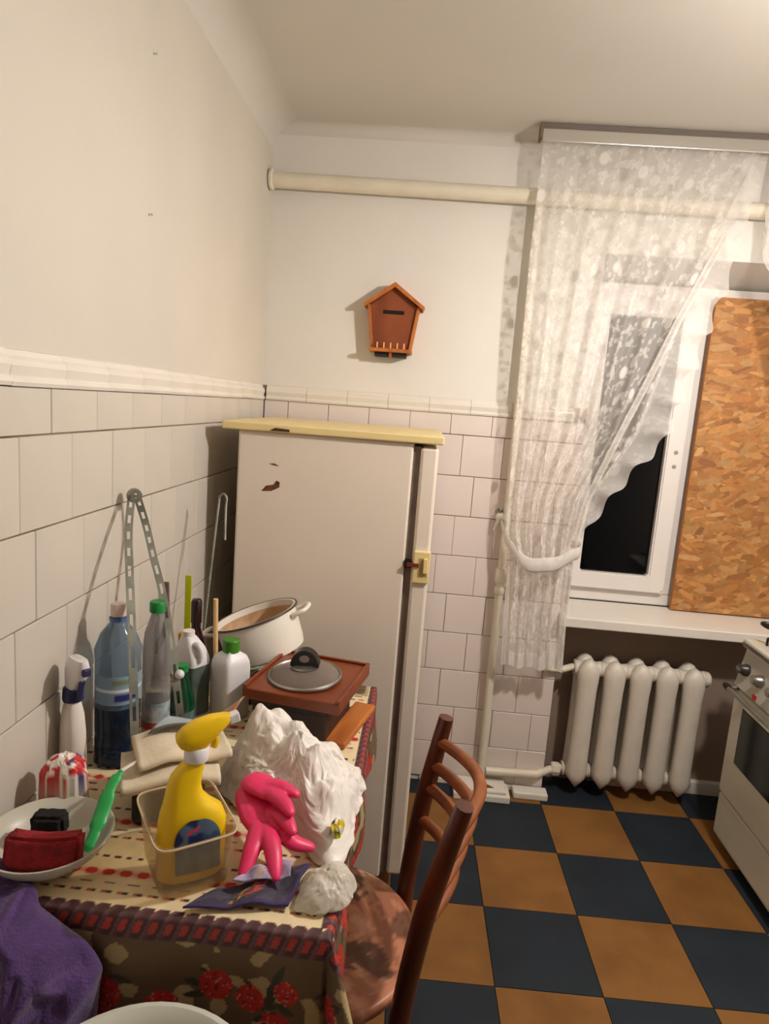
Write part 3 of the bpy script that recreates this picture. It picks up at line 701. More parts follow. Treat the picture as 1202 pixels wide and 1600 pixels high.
tag(tc_, 'cream tablecloth with red roses and dark scalloped borders on the table', 'tablecloth')
CT = TZ+0.0055    # top of the cloth

# ------------------------------------------------------------ chair
ch = thing('dining_chair', 'brown wooden chair with curved back rods and worn round seat', 'chair', (0.48, -1.335, 0))
def seatcol(x, y_):
    a = nz(x*1.2+y_*0.9, (y_-x)*0.35, 0, 26)+0.6*nz(x, y_, 4, 60); b = nz(x, y_, 9, 11)
    c = (206, 140, 106) if a > 0 else (176, 112, 84)
    if b > 0.12: c = tuple(int(q*0.62) for q in c)
    if a > 0.45: c = (220, 164, 130)
    return c
V = [(0, 0, 0.014)]; nr_, nt_ = 40, 96
for i in range(1, nr_+1):
    for k in range(nt_):
        a = 2*PI*k/nt_; r = 0.198*i/nr_; V.append((r*math.cos(a), r*math.sin(a), 0.014-0.008*(1-(i/nr_)**2)*0.8-(0.004 if i == nr_ else 0)))
F = [(0, 1+k, 1+(k+1) % nt_) for k in range(nt_)]
for i in range(nr_-1):
    for k in range(nt_): a = 1+i*nt_+k; b = 1+i*nt_+(k+1) % nt_; F.append((a, a+nt_, b+nt_, b))
b0 = len(V)
for k in range(nt_): a = 2*PI*k/nt_; V.append((0.194*math.cos(a), 0.194*math.sin(a), -0.012))
for k in range(nt_): F.append((b0-nt_+k, b0+k, b0+(k+1) % nt_, b0-nt_+(k+1) % nt_))
F.append(tuple(range(b0, b0+nt_))[::-1])
me = mesh('seat', V, F); setcol(me, [seatcol(v[0], v[1]) for v in V])
tag(link('seat', me, mat('seat_ply', (150, 84, 54), 0.4, vcol=True, var=0.1, scale=30), ch, (0.478, -1.33, 0.442), None, True), 'round red-brown seat with worn marbled figure')
PN = [(0.678, -1.475, 0.0), (0.652, -1.487, 0.30), (0.648, -1.492, 0.44), (0.669, -1.508, 0.64), (0.692, -1.518, 0.76), (0.716, -1.530, 0.872)]
PF = [(0.672, -1.185, 0.0), (0.652, -1.19, 0.30), (0.648, -1.19, 0.44), (0.664, -1.188, 0.62), (0.682, -1.188, 0.74), (0.700, -1.188, 0.845)]
SN, SF = spline(PN, 7), spline(PF, 7)
for S in (SN, SF): tube('back_post', S, [0.014+0.004*min(1, p.z/0.4)-0.003*max(0, p.z-0.7)/0.15 for p in S], M_chair, ch, 12)
def atz(S, z):
    return min(S, key=lambda p: abs(p.z-z))
for k, zf in enumerate((0.80, 0.745, 0.69, 0.635)):
    a = atz(SF, zf-0.005); b = atz(SN, zf+0.015)
    mid = [(a*(1-t)+b*t)+Vector((0.060*math.sin(PI*t)-0.0*t, 0, 0.010*math.sin(PI*t))) for t in (0.0, 0.2, 0.4, 0.6, 0.8, 1.0)]
    tube('back_rod', spline(mid, 5), 0.0115, M_chair2, ch, 10)
for (a, b) in ((0.345, -1.22), (0.345, -1.44)): tube('leg', [(a-0.02, b, 0), (a, b, 0.432)], [0.013, 0.018], M_chair, ch, 12)
tube('seat_ring', [(0.478+0.165*math.cos(2*PI*k/40), -1.33+0.165*math.sin(2*PI*k/40), 0.418) for k in range(41)], 0.012, M_chair, ch, 8)
tube('stretcher', [(0.668, -1.475, 0.2), (0.668, -1.19, 0.2)], 0.009, M_chair, ch, 8)
for b in (-1.22, -1.44): tube('stretcher', [(0.336, b, 0.22), (0.66, -1.19 if b > -1.3 else -1.478, 0.22)], 0.009, M_chair, ch, 8)

# ------------------------------------------------------------ stool with basin, towel
sto = thing('stool', 'small wooden stool under the white basin in front of the table', 'stool', (0.345, -1.875, 0))
span('seat', 0.195, 0.495, -2.02, -1.73, 0.505, 0.53, M_chair2, sto, 0.006)
for a in (0.225, 0.465):
    for b in (-1.985, -1.765): box('leg', (0.032, 0.032, 0.505), (a, b, 0.2525), M_chair, sto, 0.003)
bas = tag(lathe('basin', [(0.002, 0.0), (0.095, 0.0), (0.105, 0.01), (0.132, 0.135), (0.146, 0.142), (0.148, 0.147), (0.140, 0.149), (0.127, 0.137), (0.101, 0.016), (0.09, 0.008), (0.002, 0.008)], mat('basin_white', (206, 208, 196), 0.35), None, (0.352, -1.872, 0.5305), None, 48), 'white plastic basin standing on a stool before the table', 'basin')
PUR = (78, 50, 108)
def towcol(u, v):
    c = PUR; k = nz(u, v, 0, 9)
    if k > 0.15: c = (94, 64, 126)
    if 0.44 < v < 0.62 and 0.35 < u < 0.75 and ((u*1.0+0.28*v) % 0.085) < 0.026: c = (34, 26, 44)
    if 0.46 < v < 0.49 and u < 0.35: c = (40, 30, 52)
    return c
def towpos(u, v):
    z0 = CT+0.006
    if v < 0.22:
        t = v/0.22; yc = -1.640-0.042*t; zc = z0+0.006*math.sin(PI*t); wd0, wd1 = 0.03, 0.105+0.035*t
    else:
        t = (v-0.22)/0.78; yc = -1.684-0.018*math.sin(min(1, t*3)*PI/2); zc = z0-0.335*t; wd0 = 0.02; wd1 = 0.14+0.105*math.sin(min(1, t*4.5)*PI/2)-0.03*t
    x = wd0+(wd1-wd0)*u
    d = 0.034*ridge(x+v*0.14, v*0.22, 1.7, 17)+0.022*ridge(x-v*0.05, v*0.3, 5.1, 36)
    e = math.sin(PI*min(1, max(0, u)))**0.5
    if v < 0.22: zc += max(0, d*e*0.45)
    else: yc -= max(0.0, (d+0.022)*e)+0.012*e
    return (x, yc, zc+0.006*nz(x, v, 3, 14))
tw = sheet('towel', towpos, 70, 110, mat('purple_terry', PUR, 0.9, vcol=True, var=0.25, scale=60, sheen=0.3, bump=0.5, bscale=260), None, (1, 1), (0.12, -1.70, CT), cols=towcol, th=0.006)
tag(tw, 'crumpled purple towel with dark print hanging over the table edge', 'towel')

#CLUTTER#
# ------------------------------------------------------------ things on the table
M_wpl = mat('white_plastic', (226, 224, 226), 0.4); M_wpl2 = mat('white_plastic_warm', (228, 222, 212), 0.42)
M_grn = mat('green_cap', (24, 132, 58), 0.4); M_grn2 = mat('leaf_green_cap', (62, 128, 30), 0.4); M_navy = mat('navy', (34, 34, 84), 0.4)
M_yspray = mat('yellow_plastic', (236, 196, 10), 0.35)
# tilted enamel pot leaning on the brown tray
pot = thing('enamel_pot', 'white enamel pot with dark rim tilted against the brown tray', 'pot', (0.268, -0.915, 0.834), (0, math.radians(-20), 0), local=True)
pbd = lathe('body', [(0.002, 0), (0.085, 0), (0.094, 0.006), (0.0965, 0.02), (0.0985, 0.098), (0.1035, 0.1005), (0.1035, 0.103), (0.097, 0.103), (0.094, 0.02), (0.088, 0.006), (0.002, 0.005)], mat('pot_enamel', (232, 226, 214), 0.3), pot, (0, 0, 0), None, 48)
tube('rim', [(0.104*math.cos(2*PI*k/48), 0.104*math.sin(2*PI*k/48), 0.1015) for k in range(49)], 0.0028, mat('rim_dark', (70, 62, 58), 0.4), pot, 8)
lathe('stain', [(0.0958, 0.088), (0.0945, 0.058), (0.0928, 0.02), (0.086, 0.0072), (0.001, 0.0062)], mat('pot_stain', (176, 130, 90), 0.5, rgb2=(206, 172, 132), scale=18), pot, (0, 0, 0), None, 40, cap=False)
for s in (-1, 1):
    tube('handle', spline([(s*0.098, -0.032, 0.084), (s*0.122, -0.03, 0.088), (s*0.132, -0.015, 0.09), (s*0.132, 0.015, 0.09), (s*0.122, 0.03, 0.088), (s*0.098, 0.032, 0.084)], 5), 0.0055, mat('pot_enamel', ()), pot, 10)
# low dish propping the pot
tag(lathe('cup', [(0.002, 0), (0.03, 0), (0.036, 0.03), (0.036, 0.044), (0.033, 0.044), (0.03, 0.006), (0.002, 0.005)], M_wpl2, None, (0.176, -0.93, CT), None, 24), 'low white cup hidden under the left side of the tilted pot', 'cup')
# jar with red content
jr = thing('glass_jar', 'small jar with orange-red content between white bottle and tray', 'jar', (0.247, -1.005, CT))
lathe('glass', [(0.024, 0), (0.027, 0.004), (0.027, 0.062), (0.022, 0.072), (0.022, 0.084), (0.02, 0.084)], clear('jar_glass', (220, 225, 215), (120, 130, 110), 0.25), jr, (0.247, -1.005, CT))
lathe('content', [(0.002, 0.003), (0.024, 0.003), (0.025, 0.06), (0.02, 0.068), (0.002, 0.068)], mat('red_paste', (186, 70, 30), 0.5, rgb2=(150, 46, 24), scale=40), jr, (0.247, -1.005, CT))
tube('rim', [(0.247+0.0225*math.cos(2*PI*k/24), -1.005+0.0225*math.sin(2*PI*k/24), CT+0.083) for k in range(25)], 0.0022, mat('jar_rim', (150, 160, 130), 0.2), jr, 6)
# dark box with brown tray and glass lid
TA = math.radians(-11)
dbx = thing('dark_box', 'dark brown box supporting the brown tray near the fridge', 'box', (0.392, -1.092, CT), (0, 0, TA), local=True)
box('carton', (0.165, 0.17, 0.066), (0, 0, 0.033), mat('box_dark', (46, 26, 22), 0.5, var=0.2, scale=12), dbx, 0.003)
box('box_lid', (0.17, 0.175, 0.016), (0, 0, 0.074), mat('box_dark2', (34, 20, 18), 0.5), dbx, 0.003)
tr = thing('brown_tray', 'shallow reddish-brown tray lying under the glass lid', 'tray', (0.402, -1.086, CT+0.0835), (0, 0, TA), local=True)
tb_ = box('panel', (0.212, 0.222, 0.024), (0, 0, 0.012), M_redpl, tr, 0.003)
for (sx, sy, cx, cy) in ((0.212, 0.008, 0, 0.107), (0.008, 0.222, 0.102, 0), (0.008, 0.222, -0.102, 0)): box('lip', (sx, sy, 0.006), (cx, cy, 0.027), M_redpl, tr, 0.002)
ZL = CT+0.0835+0.0270
ld = thing('pot_lid', 'round glass pot lid with steel rim and black knob', 'lid', (0.394, -1.100, ZL), (math.radians(2), math.radians(-2), 0), local=True)
lathe('glass', [(0.076, 0.004), (0.07, 0.010), (0.05, 0.019), (0.025, 0.024), (0.002, 0.025), (0.002, 0.022), (0.025, 0.021), (0.05, 0.016), (0.07, 0.007)], clear('lid_glass', (205, 190, 175), (150, 138, 128), 0.42, 0.15), ld, (0, 0, 0), None, 48)
lathe('steel_rim', [(0.074, 0.0), (0.079, 0.001), (0.080, 0.006), (0.076, 0.009), (0.074, 0.006)], M_steel, ld, (0, 0, 0), None, 48)
lathe('knob_base', [(0.03, 0.020), (0.031, 0.026), (0.022, 0.03), (0.002, 0.03)], M_steel, ld, (0, 0, 0), None, 32)
kn = prism('knob', [(0.031*math.cos(a*PI/14)*(1 if a in range(15) else 1), 0.024+0.036*math.sin(a*PI/14)) for a in range(15)], -0.012, 0.012, M_black, ld, (0, 0, 0.004))
prism('finger_slot', [(0.011*math.cos(a*PI/8), 0.008*math.sin(a*PI/8)) for a in range(16)], -0.0128, 0.0128, mat('slot_grey', (150, 140, 130), 0.5), kn, (0, 0, 0.0455))
# cutting board sticking out from under the tray
tag(box('cutting_board', (0.05, 0.20, 0.014), (0.499, -1.09, CT+0.007), M_orwood, None, 0.004, (0, 0, math.radians(-14))), 'orange wooden cutting board sticking out under the brown tray', 'cutting board')
# white bottle with green cap
def bottle_square(t, hw, hd, h, m):
    return loft('body', [(0, 0, hw*0.92, hd*0.92, 0), (0, 0, hw, hd, 0.004), (0, 0, hw, hd, h*0.66), (0, 0, hw*0.97, hd*0.97, h*0.70), (0, 0, hw*0.96, hd*0.96, h*0.74), (0, 0, hw*0.8, hd*0.8, h*0.82), (0, 0, hw*0.45, hd*0.45, h*0.865), (0, 0, hw*0.42, hd*0.42, h*0.90)], m, t, (0, 0, 0), None, 6.0, 32)
wb = thing('chemical_bottle', 'square white plastic bottle with a green screw cap', 'bottle', (0.226, -1.088, CT), (0, 0, math.radians(-38)), local=True)
bottle_square(wb, 0.034, 0.034, 0.170, M_wpl)
lathe('cap', [(0.0185, 0), (0.0185, 0.024), (0.017, 0.027), (0.002, 0.027)], M_grn2, wb, (0, 0, 0.148), None, 20, smooth=False)
# white jug with handle
jg = thing('plastic_jug', 'white plastic jug with handle and dark grey label beside green-capped bottle', 'jug', (0.142, -1.098, CT), (0, 0, math.radians(-30)), local=True)
loft('body', [(0, 0, 0.032, 0.026, 0), (0, 0, 0.034, 0.028, 0.004), (0, 0, 0.034, 0.028, 0.125), (0, 0, 0.033, 0.027, 0.135), (-0.004, 0, 0.026, 0.022, 0.155), (-0.010, 0, 0.016, 0.014, 0.172), (-0.012, 0, 0.014, 0.012, 0.176)], M_wpl, jg, (0, 0, 0), None, 5.0, 32)
loft('label', [(0, 0, 0.0348, 0.0288, 0.006), (0, 0, 0.0348, 0.0288, 0.118)], mat('label_grey_green', (92, 104, 98), 0.4, rgb2=(58, 72, 58), scale=14), jg, (0, 0, 0), None, 5.0, 32)
tube('handle', spline([(0.012, -0.004, 0.160), (0.026, -0.006, 0.164), (0.036, -0.006, 0.152), (0.036, -0.006, 0.132)], 6), 0.007, M_wpl, jg, 10)
lathe('cap', [(0.013, 0), (0.013, 0.012), (0.002, 0.013)], M_wpl2, jg, (-0.012, 0, 0.175), None, 16)
# wooden stick standing behind jug
sk = tag(tube('wooden_stick', [(0.182, -1.045, CT), (0.176, -1.05, CT+0.25)], 0.0055, mat('pale_wood', (226, 190, 134), 0.6), None, 8), 'thin pale wooden stick standing behind the plastic jug', 'stick')
# yellow-green strip, grey stick and dark dropper bottle near the wall
ru = thing('plastic_ruler', 'yellow-green plastic strip leaning upright by the tiled wall', 'ruler', (0.062, -0.90, CT))
box('blade', (0.016, 0.004, 0.255), (0.060, -0.90, CT+0.1275), mat('lime', (190, 196, 20), 0.5), ru, 0.001)
box('sleeve', (0.03, 0.010, 0.07), (0.056, -0.907, CT+0.075), mat('yellow_sleeve', (214, 178, 22), 0.5, rgb2=(190, 110, 30), scale=30), ru, 0.003)
tag(box('grey_batten', (0.013, 0.006, 0.25), (0.030, -0.955, CT+0.125), mat('grey_wood', (120, 100, 96), 0.7, var=0.3, scale=30), None, 0.001, (0.0, math.radians(-2.0), 0)), 'narrow greyish batten leaning at the tiles beside yellow-green strip', 'batten')
db = thing('dropper_bottle', 'slim dark brown bottle between the yellow-green strip and the stick', 'bottle', (0.108, -0.976, CT))
lathe('body', [(0.022, 0), (0.024, 0.004), (0.024, 0.11), (0.014, 0.14), (0.011, 0.15), (0.011, 0.165)], mat('brown_glass', (44, 16, 14), 0.12), db, (0.108, -0.976, CT))
lathe('cap', [(0.013, 0), (0.013, 0.05), (0.010, 0.056), (0.002, 0.057)], mat('cap_brown_black', (40, 18, 20), 0.25), db, (0.108, -0.976, CT+0.165))
# wire loop by the fridge
wr = tag(tube('wire_handle', spline([(0.118, -0.965, CT), (0.104, -0.890, 0.925), (0.101, -0.812, 1.17), (0.101, -0.806, 1.192), (0.110, -0.804, 1.203), (0.119, -0.804, 1.192), (0.120, -0.812, 1.165), (0.128, -0.835, 1.09)], 6), 0.0028, M_galv, None, 8), 'bent wire handle leaning upright in the gap by the fridge', 'wire handle')
# galvanised hinged strap
hs = thing('hinged_strap', 'galvanised slotted metal strap folded into an A leaning at the tiles', 'metal strap', (0.14, -1.30, CT))
TP = Vector((0.034, -1.165, 1.238))
def strap(pts, wd, parent):
    P = spline(pts, 10); V = []; F = []; n = len(P)
    side = Vector((0.55, -0.83, 0)).cross((P[-1]-P[0]).normalized()).normalized()
    nrm = side.cross((P[-1]-P[0]).normalized()).normalized()
    def quadbar(a, b, w0, w1):
        k = len(V)
        for c in (a, b):
            for (s, q) in ((w0, 0), (w1, 0), (w1, 0.002), (w0, 0.002)): V.append(c+side*s+nrm*q)
        for f in ((0, 1, 5, 4), (1, 2, 6, 5), (2, 3, 7, 6), (3, 0, 4, 7), (0, 3, 2, 1), (4, 5, 6, 7)): F.append(tuple(k+i for i in f))
    for i in range(n-1):
        quadbar(P[i], P[i+1], -wd/2, -wd*0.2); quadbar(P[i], P[i+1], wd*0.2, wd/2)
        if i % 4 < 2: quadbar(P[i], P[i+1], -wd*0.2, wd*0.2)
    o = Vector(P[0]); return link('arm', mesh('arm', [v-o for v in V], F), M_galv, parent, o)
strap([TP+Vector((0, -0.004, 0))]+[(0.055, -1.227, 1.18), (0.085, -1.286, 1.108), (0.12, -1.349, 0.998), (0.158, -1.415, 0.817)], 0.015, hs)
strap([TP+Vector((0.006, 0.008, 0))]+[(0.055, -1.147, 1.178), (0.08, -1.166, 1.117), (0.12, -1.201, 1.03), (0.178, -1.287, 0.917), (0.196, -1.299, 0.821)], 0.015, hs)
bp_ = lathe('hinge', [(0.002, -0.009), (0.013, -0.009), (0.015, -0.004), (0.015, 0.004), (0.013, 0.009), (0.002, 0.009)], M_galv, hs, TP+Vector((0.004, 0.0, 0.002)), (PI/2, 0, 0.6), 18)
for s in (-1, 1): lathe('rivet', [(0.004, 0), (0.003, 0.002), (0.001, 0.003)], M_steel, hs, TP+Vector((0.009+s*0.002, -0.010-0.004*s, 0.002+0.004*s)), (PI/2, 0, 0.6), 8)
tag(lathe('hook_knob', [(0.002, 0), (0.008, 0.002), (0.009, 0.008), (0.004, 0.013), (0.001, 0.014)], M_wpl, hs, (0.182, -1.282, 0.926), (PI/2, 0, 0.5), 10))
# blue water bottle
bb_ = thing('water_bottle', 'large bluish water bottle with label standing by the tiles', 'bottle', (0.074, -1.306, CT))
M_pet = clear('pet_blue', (196, 212, 226), (120, 140, 158), 0.32, 0.1); M_petb = clear('pet_blue_dark', (120, 140, 166), (38, 52, 74), 0.5, 0.1)
Z0 = (0.074, -1.306, CT)
lathe('lower_body', [(0.030, 0.0), (0.042, 0.004), (0.0405, 0.015), (0.0405, 0.05), (0.0387, 0.055), (0.0405, 0.06), (0.0405, 0.115)], M_petb, bb_, Z0, None, 28, cap=False)
lathe('upper_body', [(0.0405, 0.115), (0.0387, 0.12), (0.0405, 0.125), (0.0405, 0.20), (0.042, 0.222), (0.032, 0.25), (0.018, 0.268), (0.0135, 0.275), (0.0135, 0.285)], M_pet, bb_, Z0, None, 28, cap=False)
V, F, Cc = [], [], []
for j in range(13):
    for i in range(29):
        a = -2.3+3.0*i/28; V.append((0.0412*math.cos(a), 0.0412*math.sin(a), 0.125+0.055*j/12))
        v = j/12; u = i/28; Cc.append((40, 44, 110) if 0.15 < v < 0.40 and 0.35 < u < 0.7 else (120, 130, 90) if 0.72 < v < 0.85 and 0.3 < u < 0.75 else (236, 238, 240) if 0.45 < v < 0.55 else (128, 156, 180))
for j in range(12):
    for i in range(28): k = j*29+i; F.append((k, k+1, k+30, k+29))
me = mesh('label', V, F); setcol(me, Cc); link('label', me, mat('label_print', (120, 150, 190), 0.4, vcol=True), bb_, Z0, None, True)
lathe('neck_ring', [(0.0165, 0), (0.0165, 0.006)], mat('ring_blue', (74, 106, 168), 0.4), bb_, (Z0[0], Z0[1], CT+0.276), None, 18)
lathe('cap', [(0.0145, 0), (0.0145, 0.02), (0.012, 0.023), (0.002, 0.023)], clear('cap_pink', (236, 220, 214), (222, 206, 200), 0.6), bb_, (Z0[0], Z0[1], CT+0.285), None, 18)
# clear bottle with green cap
cb = thing('soda_bottle', 'clear plastic bottle with bright green cap behind the metal strap', 'bottle', (0.112, -1.218, CT))
Z1 = (0.112, -1.218, CT)
lathe('body', [(0.018, 0.0), (0.026, 0.004), (0.0275, 0.015), (0.0275, 0.13), (0.026, 0.135), (0.0275, 0.14), (0.0275, 0.19), (0.024, 0.225), (0.015, 0.252), (0.012, 0.262), (0.012, 0.27)], clear('pet_clear', (214, 214, 212), (180, 178, 180), 0.28, 0.08), cb, Z1, None, 26, cap=False)
lathe('label', [(0.0279, 0.045), (0.0279, 0.085)], mat('label_pale', (190, 192, 190), 0.5, rgb2=(120, 140, 150), scale=40), cb, Z1, None, 26, cap=False)
lathe('label_stripe', [(0.0282, 0.030), (0.0282, 0.045)], mat('label_red', (170, 60, 56), 0.5), cb, Z1, None, 26, cap=False)
lathe('cap', [(0.0155, 0), (0.0155, 0.018), (0.014, 0.021), (0.002, 0.021)], M_grn, cb, (Z1[0], Z1[1], CT+0.268), None, 20)
gb = thing('green_bottle', 'short dark green bottle behind the foot of the metal strap', 'bottle', (0.146, -1.168, CT))
lathe('body', [(0.024, 0.0), (0.028, 0.004), (0.028, 0.06), (0.018, 0.10), (0.012, 0.118), (0.012, 0.128)], mat('green_glass', (10, 62, 36), 0.12), gb, (0.146, -1.168, CT), None, 24)
lathe('label', [(0.0284, 0.006), (0.0284, 0.045)], mat('label_teal', (66, 92, 100), 0.5, rgb2=(90, 120, 120), scale=30), gb, (0.146, -1.168, CT), None, 24, cap=False)
lathe('cap', [(0.0135, 0), (0.0135, 0.014), (0.002, 0.015)], M_grn, gb, (0.146, -1.168, CT+0.126), None, 14)
# white trigger sprayer
ws = thing('white_sprayer', 'white trigger spray bottle with navy collar by the tiles', 'spray bottle', (0.038, -1.400, CT), (0, 0, math.radians(-35)), local=True)
loft('body', [(0, 0, 0.022, 0.017, 0), (0, 0, 0.025, 0.019, 0.004), (0, 0, 0.0255, 0.0195, 0.06), (0, 0, 0.024, 0.0185, 0.10), (0, 0, 0.020, 0.016, 0.135), (0, 0, 0.013, 0.012, 0.155), (0, 0, 0.011, 0.011, 0.165)], M_wpl2, ws, (0, 0, 0), None, 2.6, 26)
lathe('collar', [(0.0165, 0), (0.0175, 0.004), (0.0165, 0.022), (0.014, 0.025)], M_navy, ws, (0, 0, 0.158), None, 18)
loft('spray_head', [(0.0, 0, 0.013, 0.011, 0.180), (0.006, 0, 0.020, 0.012, 0.195), (0.012, 0, 0.028, 0.0125, 0.212), (0.016, 0, 0.029, 0.012, 0.228), (0.02, 0, 0.022, 0.009, 0.240)], M_wpl, ws, (0, 0, 0), None, 3.0, 22)
box('trigger', (0.006, 0.010, 0.04), (0.026, 0, 0.185), M_navy, ws, 0.002, (0, 0.35, 0))
box('nozzle', (0.010, 0.013, 0.013), (0.045, 0, 0.222), M_navy, ws, 0.002)
prism('logo_swoosh', [(0.0, 0.03), (0.008, 0.036), (0.016, 0.047), (0.013, 0.050), (0.004, 0.044), (-0.003, 0.036)], -0.0205, -0.0185, M_navy, ws)
# oval bowl with sponges
bw = tag(lathe('bowl', [(0.002, 0), (0.045, 0), (0.052, 0.004), (0.078, 0.026), (0.090, 0.044), (0.0905, 0.0465), (0.087, 0.046), (0.074, 0.030), (0.05, 0.008), (0.002, 0.006)], mat('bowl_grey_white', (198, 194, 178), 0.35), None, (0.106, -1.592, CT), None, 48), 'pale shallow bowl holding sponges at the table corner', 'bowl')
def sponge(name, size, loc, rot, m, label, seed, holes=True, bow=0.0):
    bm = bmesh.new(); bmesh.ops.create_cube(bm, size=1); bmesh.ops.scale(bm, vec=Vector(size), verts=bm.verts)
    bmesh.ops.bevel(bm, geom=list(bm.edges), offset=0.005, segments=2, affect='EDGES')
    bmesh.ops.subdivide_edges(bm, edges=list(bm.edges), cuts=5, use_grid_fill=True)
    for v in bm.verts:
        n = 0.0012*noise.noise(v.co*160+Vector((seed, 0, 0))); v.co += v.co.normalized()*n; v.co.z += bow*(v.co.x/size[0]*2)**2
    return tag(link(name, bm_mesh(name, bm), m, None, loc, rot, True), label, 'sponge')
sponge('red_sponge', (0.100, 0.034, 0.046), (0.123, -1.634, CT+0.046), (math.radians(-12), 0.02, math.radians(10)), mat('sponge_red', (150, 22, 28), 0.9, rgb2=(118, 14, 22), scale=60, bump=0.8, bscale=190), 'red scouring sponge lying in the pale bowl', 1.0, bow=0.005)
sponge('black_sponge', (0.048, 0.03, 0.034), (0.099, -1.578, CT+0.050), (0, 0, math.radians(8)), mat('sponge_black', (20, 17, 18), 0.95, bump=0.6, bscale=200), 'black sponge behind the red one in the pale bowl', 2.0)
gh = thing('green_brush', 'green plastic brush handle propped in the pale bowl', 'brush', (0.168, -1.585, CT+0.03))
tube('handle', spline([(0.167, -1.604, CT+0.030), (0.170, -1.587, CT+0.042), (0.168, -1.557, CT+0.060), (0.168, -1.527, CT+0.086), (0.174, -1.504, CT+0.100)], 6), [0.006]*2+[0.009]*7+[0.0125]*8+[0.009]*5+[0.005]*3, mat('brush_green', (36, 168, 82), 0.4), gh, 10, flat=0.5)
tube('tip', spline([(0.174, -1.504, CT+0.100), (0.184, -1.490, CT+0.104), (0.194, -1.478, CT+0.107)], 4), [0.004]*5+[0.003]*4, M_wpl2, gh, 8, flat=0.6)
def packcol(x, y, z):
    if z > 0.045:
        k = nz(x, y, z*1.3, 55); q = nz(x+3, y, z, 48)
        return (196, 36, 34) if k > 0.10 else (58, 56, 108) if q > 0.22 else (214, 96, 70) if k < -0.38 else (230, 224, 214)
    return (208, 150, 124) if z > 0.034 else (214, 202, 184)
blob('snack_bag', [(0.034, -1.506), (0.058, -1.511), (0.100, -1.507), (0.110, -1.482), (0.096, -1.456), (0.056, -1.452), (0.032, -1.470)], CT, 0.098, mat('bag_print', (220, 210, 200), 0.35, vcol=True), None, 0.008, 30, 2.2, 16, 60, 0.17, colf=packcol)
tag(bpy.data.objects['snack_bag'], 'crumpled pale bag with red and blue print behind the bowl', 'bag')
# food box with the yellow sprayer
BA = math.radians(34.8); BU = Vector((math.cos(BA), math.sin(BA), 0)); BV = Vector((-math.sin(BA), math.cos(BA), 0)); BN = Vector((0.300, -1.664, CT))
fb = thing('food_container', 'open translucent plastic container holding the yellow spray bottle', 'container', tuple(BN+BU*0.056+BV*0.075), (0, 0, BA), local=True)
M_tub = clear('tub_plastic', (246, 240, 226), (206, 190, 160), 0.13, 0.25, 0.22)
S = []
for hx, hy, z in ((0.045, 0.062, 0.0), (0.049, 0.066, 0.004), (0.056, 0.075, 0.084), (0.0585, 0.0775, 0.084), (0.0585, 0.0775, 0.087), (0.0547, 0.0737, 0.087), (0.0477, 0.0645, 0.006), (0.043, 0.06, 0.003)): S.append(sell(0, 0, hx, hy, z, e=7, n=40))
V, F = rings(S); o = link('tub', mesh('tub', V, F), M_tub, fb, (0, 0, 0), None, True); sharp(o, 40)
rp_ = [Vector(p) for p in sell(0, 0, 0.0585, 0.0775, 0.086, e=7, n=40)]
tube('rim', rp_+[rp_[0]], 0.0016, mat('tub_rim', (206, 184, 150), 0.3), fb, 6)
yp = BN+BU*0.056+BV*0.046
ys = thing('yellow_sprayer', 'yellow trigger spray bottle with blue label in the clear container', 'spray bottle', (yp.x, yp.y, CT+0.0075), (math.radians(-3), math.radians(1), BA-0.08), local=True)
YS = [(0.0, 0, 0.0423, 0.0209, 0.0), (0.0, 0, 0.0478, 0.0247, 0.0059), (0.0, 0, 0.0488, 0.0256, 0.0542), (0.0009, 0, 0.0478, 0.0256, 0.0837), (-0.0009, 0, 0.0442, 0.0247, 0.0975), (-0.0074, 0, 0.034, 0.0223, 0.1103), (-0.0121, 0, 0.0267, 0.0199, 0.1231), (-0.013, 0, 0.0235, 0.0181, 0.1379), (-0.0102, 0, 0.0216, 0.0166, 0.1527), (-0.0028, 0, 0.0175, 0.0142, 0.1665), (0.0019, 0, 0.0133, 0.0128, 0.1734)]
yb_ = loft('body', YS, M_yspray, ys, (0, 0, 0), None, 2.8, 36)
lathe('collar', [(0.0165, 0), (0.0175, 0.003), (0.0175, 0.018), (0.015, 0.021)], M_wpl, ys, (0.003, 0, 0.173), None, 20)
loft('spray_head', [(0.002, 0, 0.014, 0.012, 0.190), (-0.001, 0, 0.020, 0.015, 0.195), (0.000, 0, 0.026, 0.0175, 0.203), (0.004, 0, 0.031, 0.0175, 0.212), (0.014, 0, 0.033, 0.0155, 0.222), (0.024, 0, 0.028, 0.012, 0.231), (0.032, 0, 0.018, 0.009, 0.236)], M_yspray, ys, (0, 0, 0), None, 2.8, 28)
box('nozzle', (0.016, 0.016, 0.014), (0.055, 0, 0.230), M_wpl, ys, 0.002, (0, -0.25, 0))
tube('trigger', spline([(0.026, 0, 0.208), (0.030, 0, 0.198), (0.027, 0, 0.188)], 5), 0.004, M_yspray, ys, 8, flat=1.4)
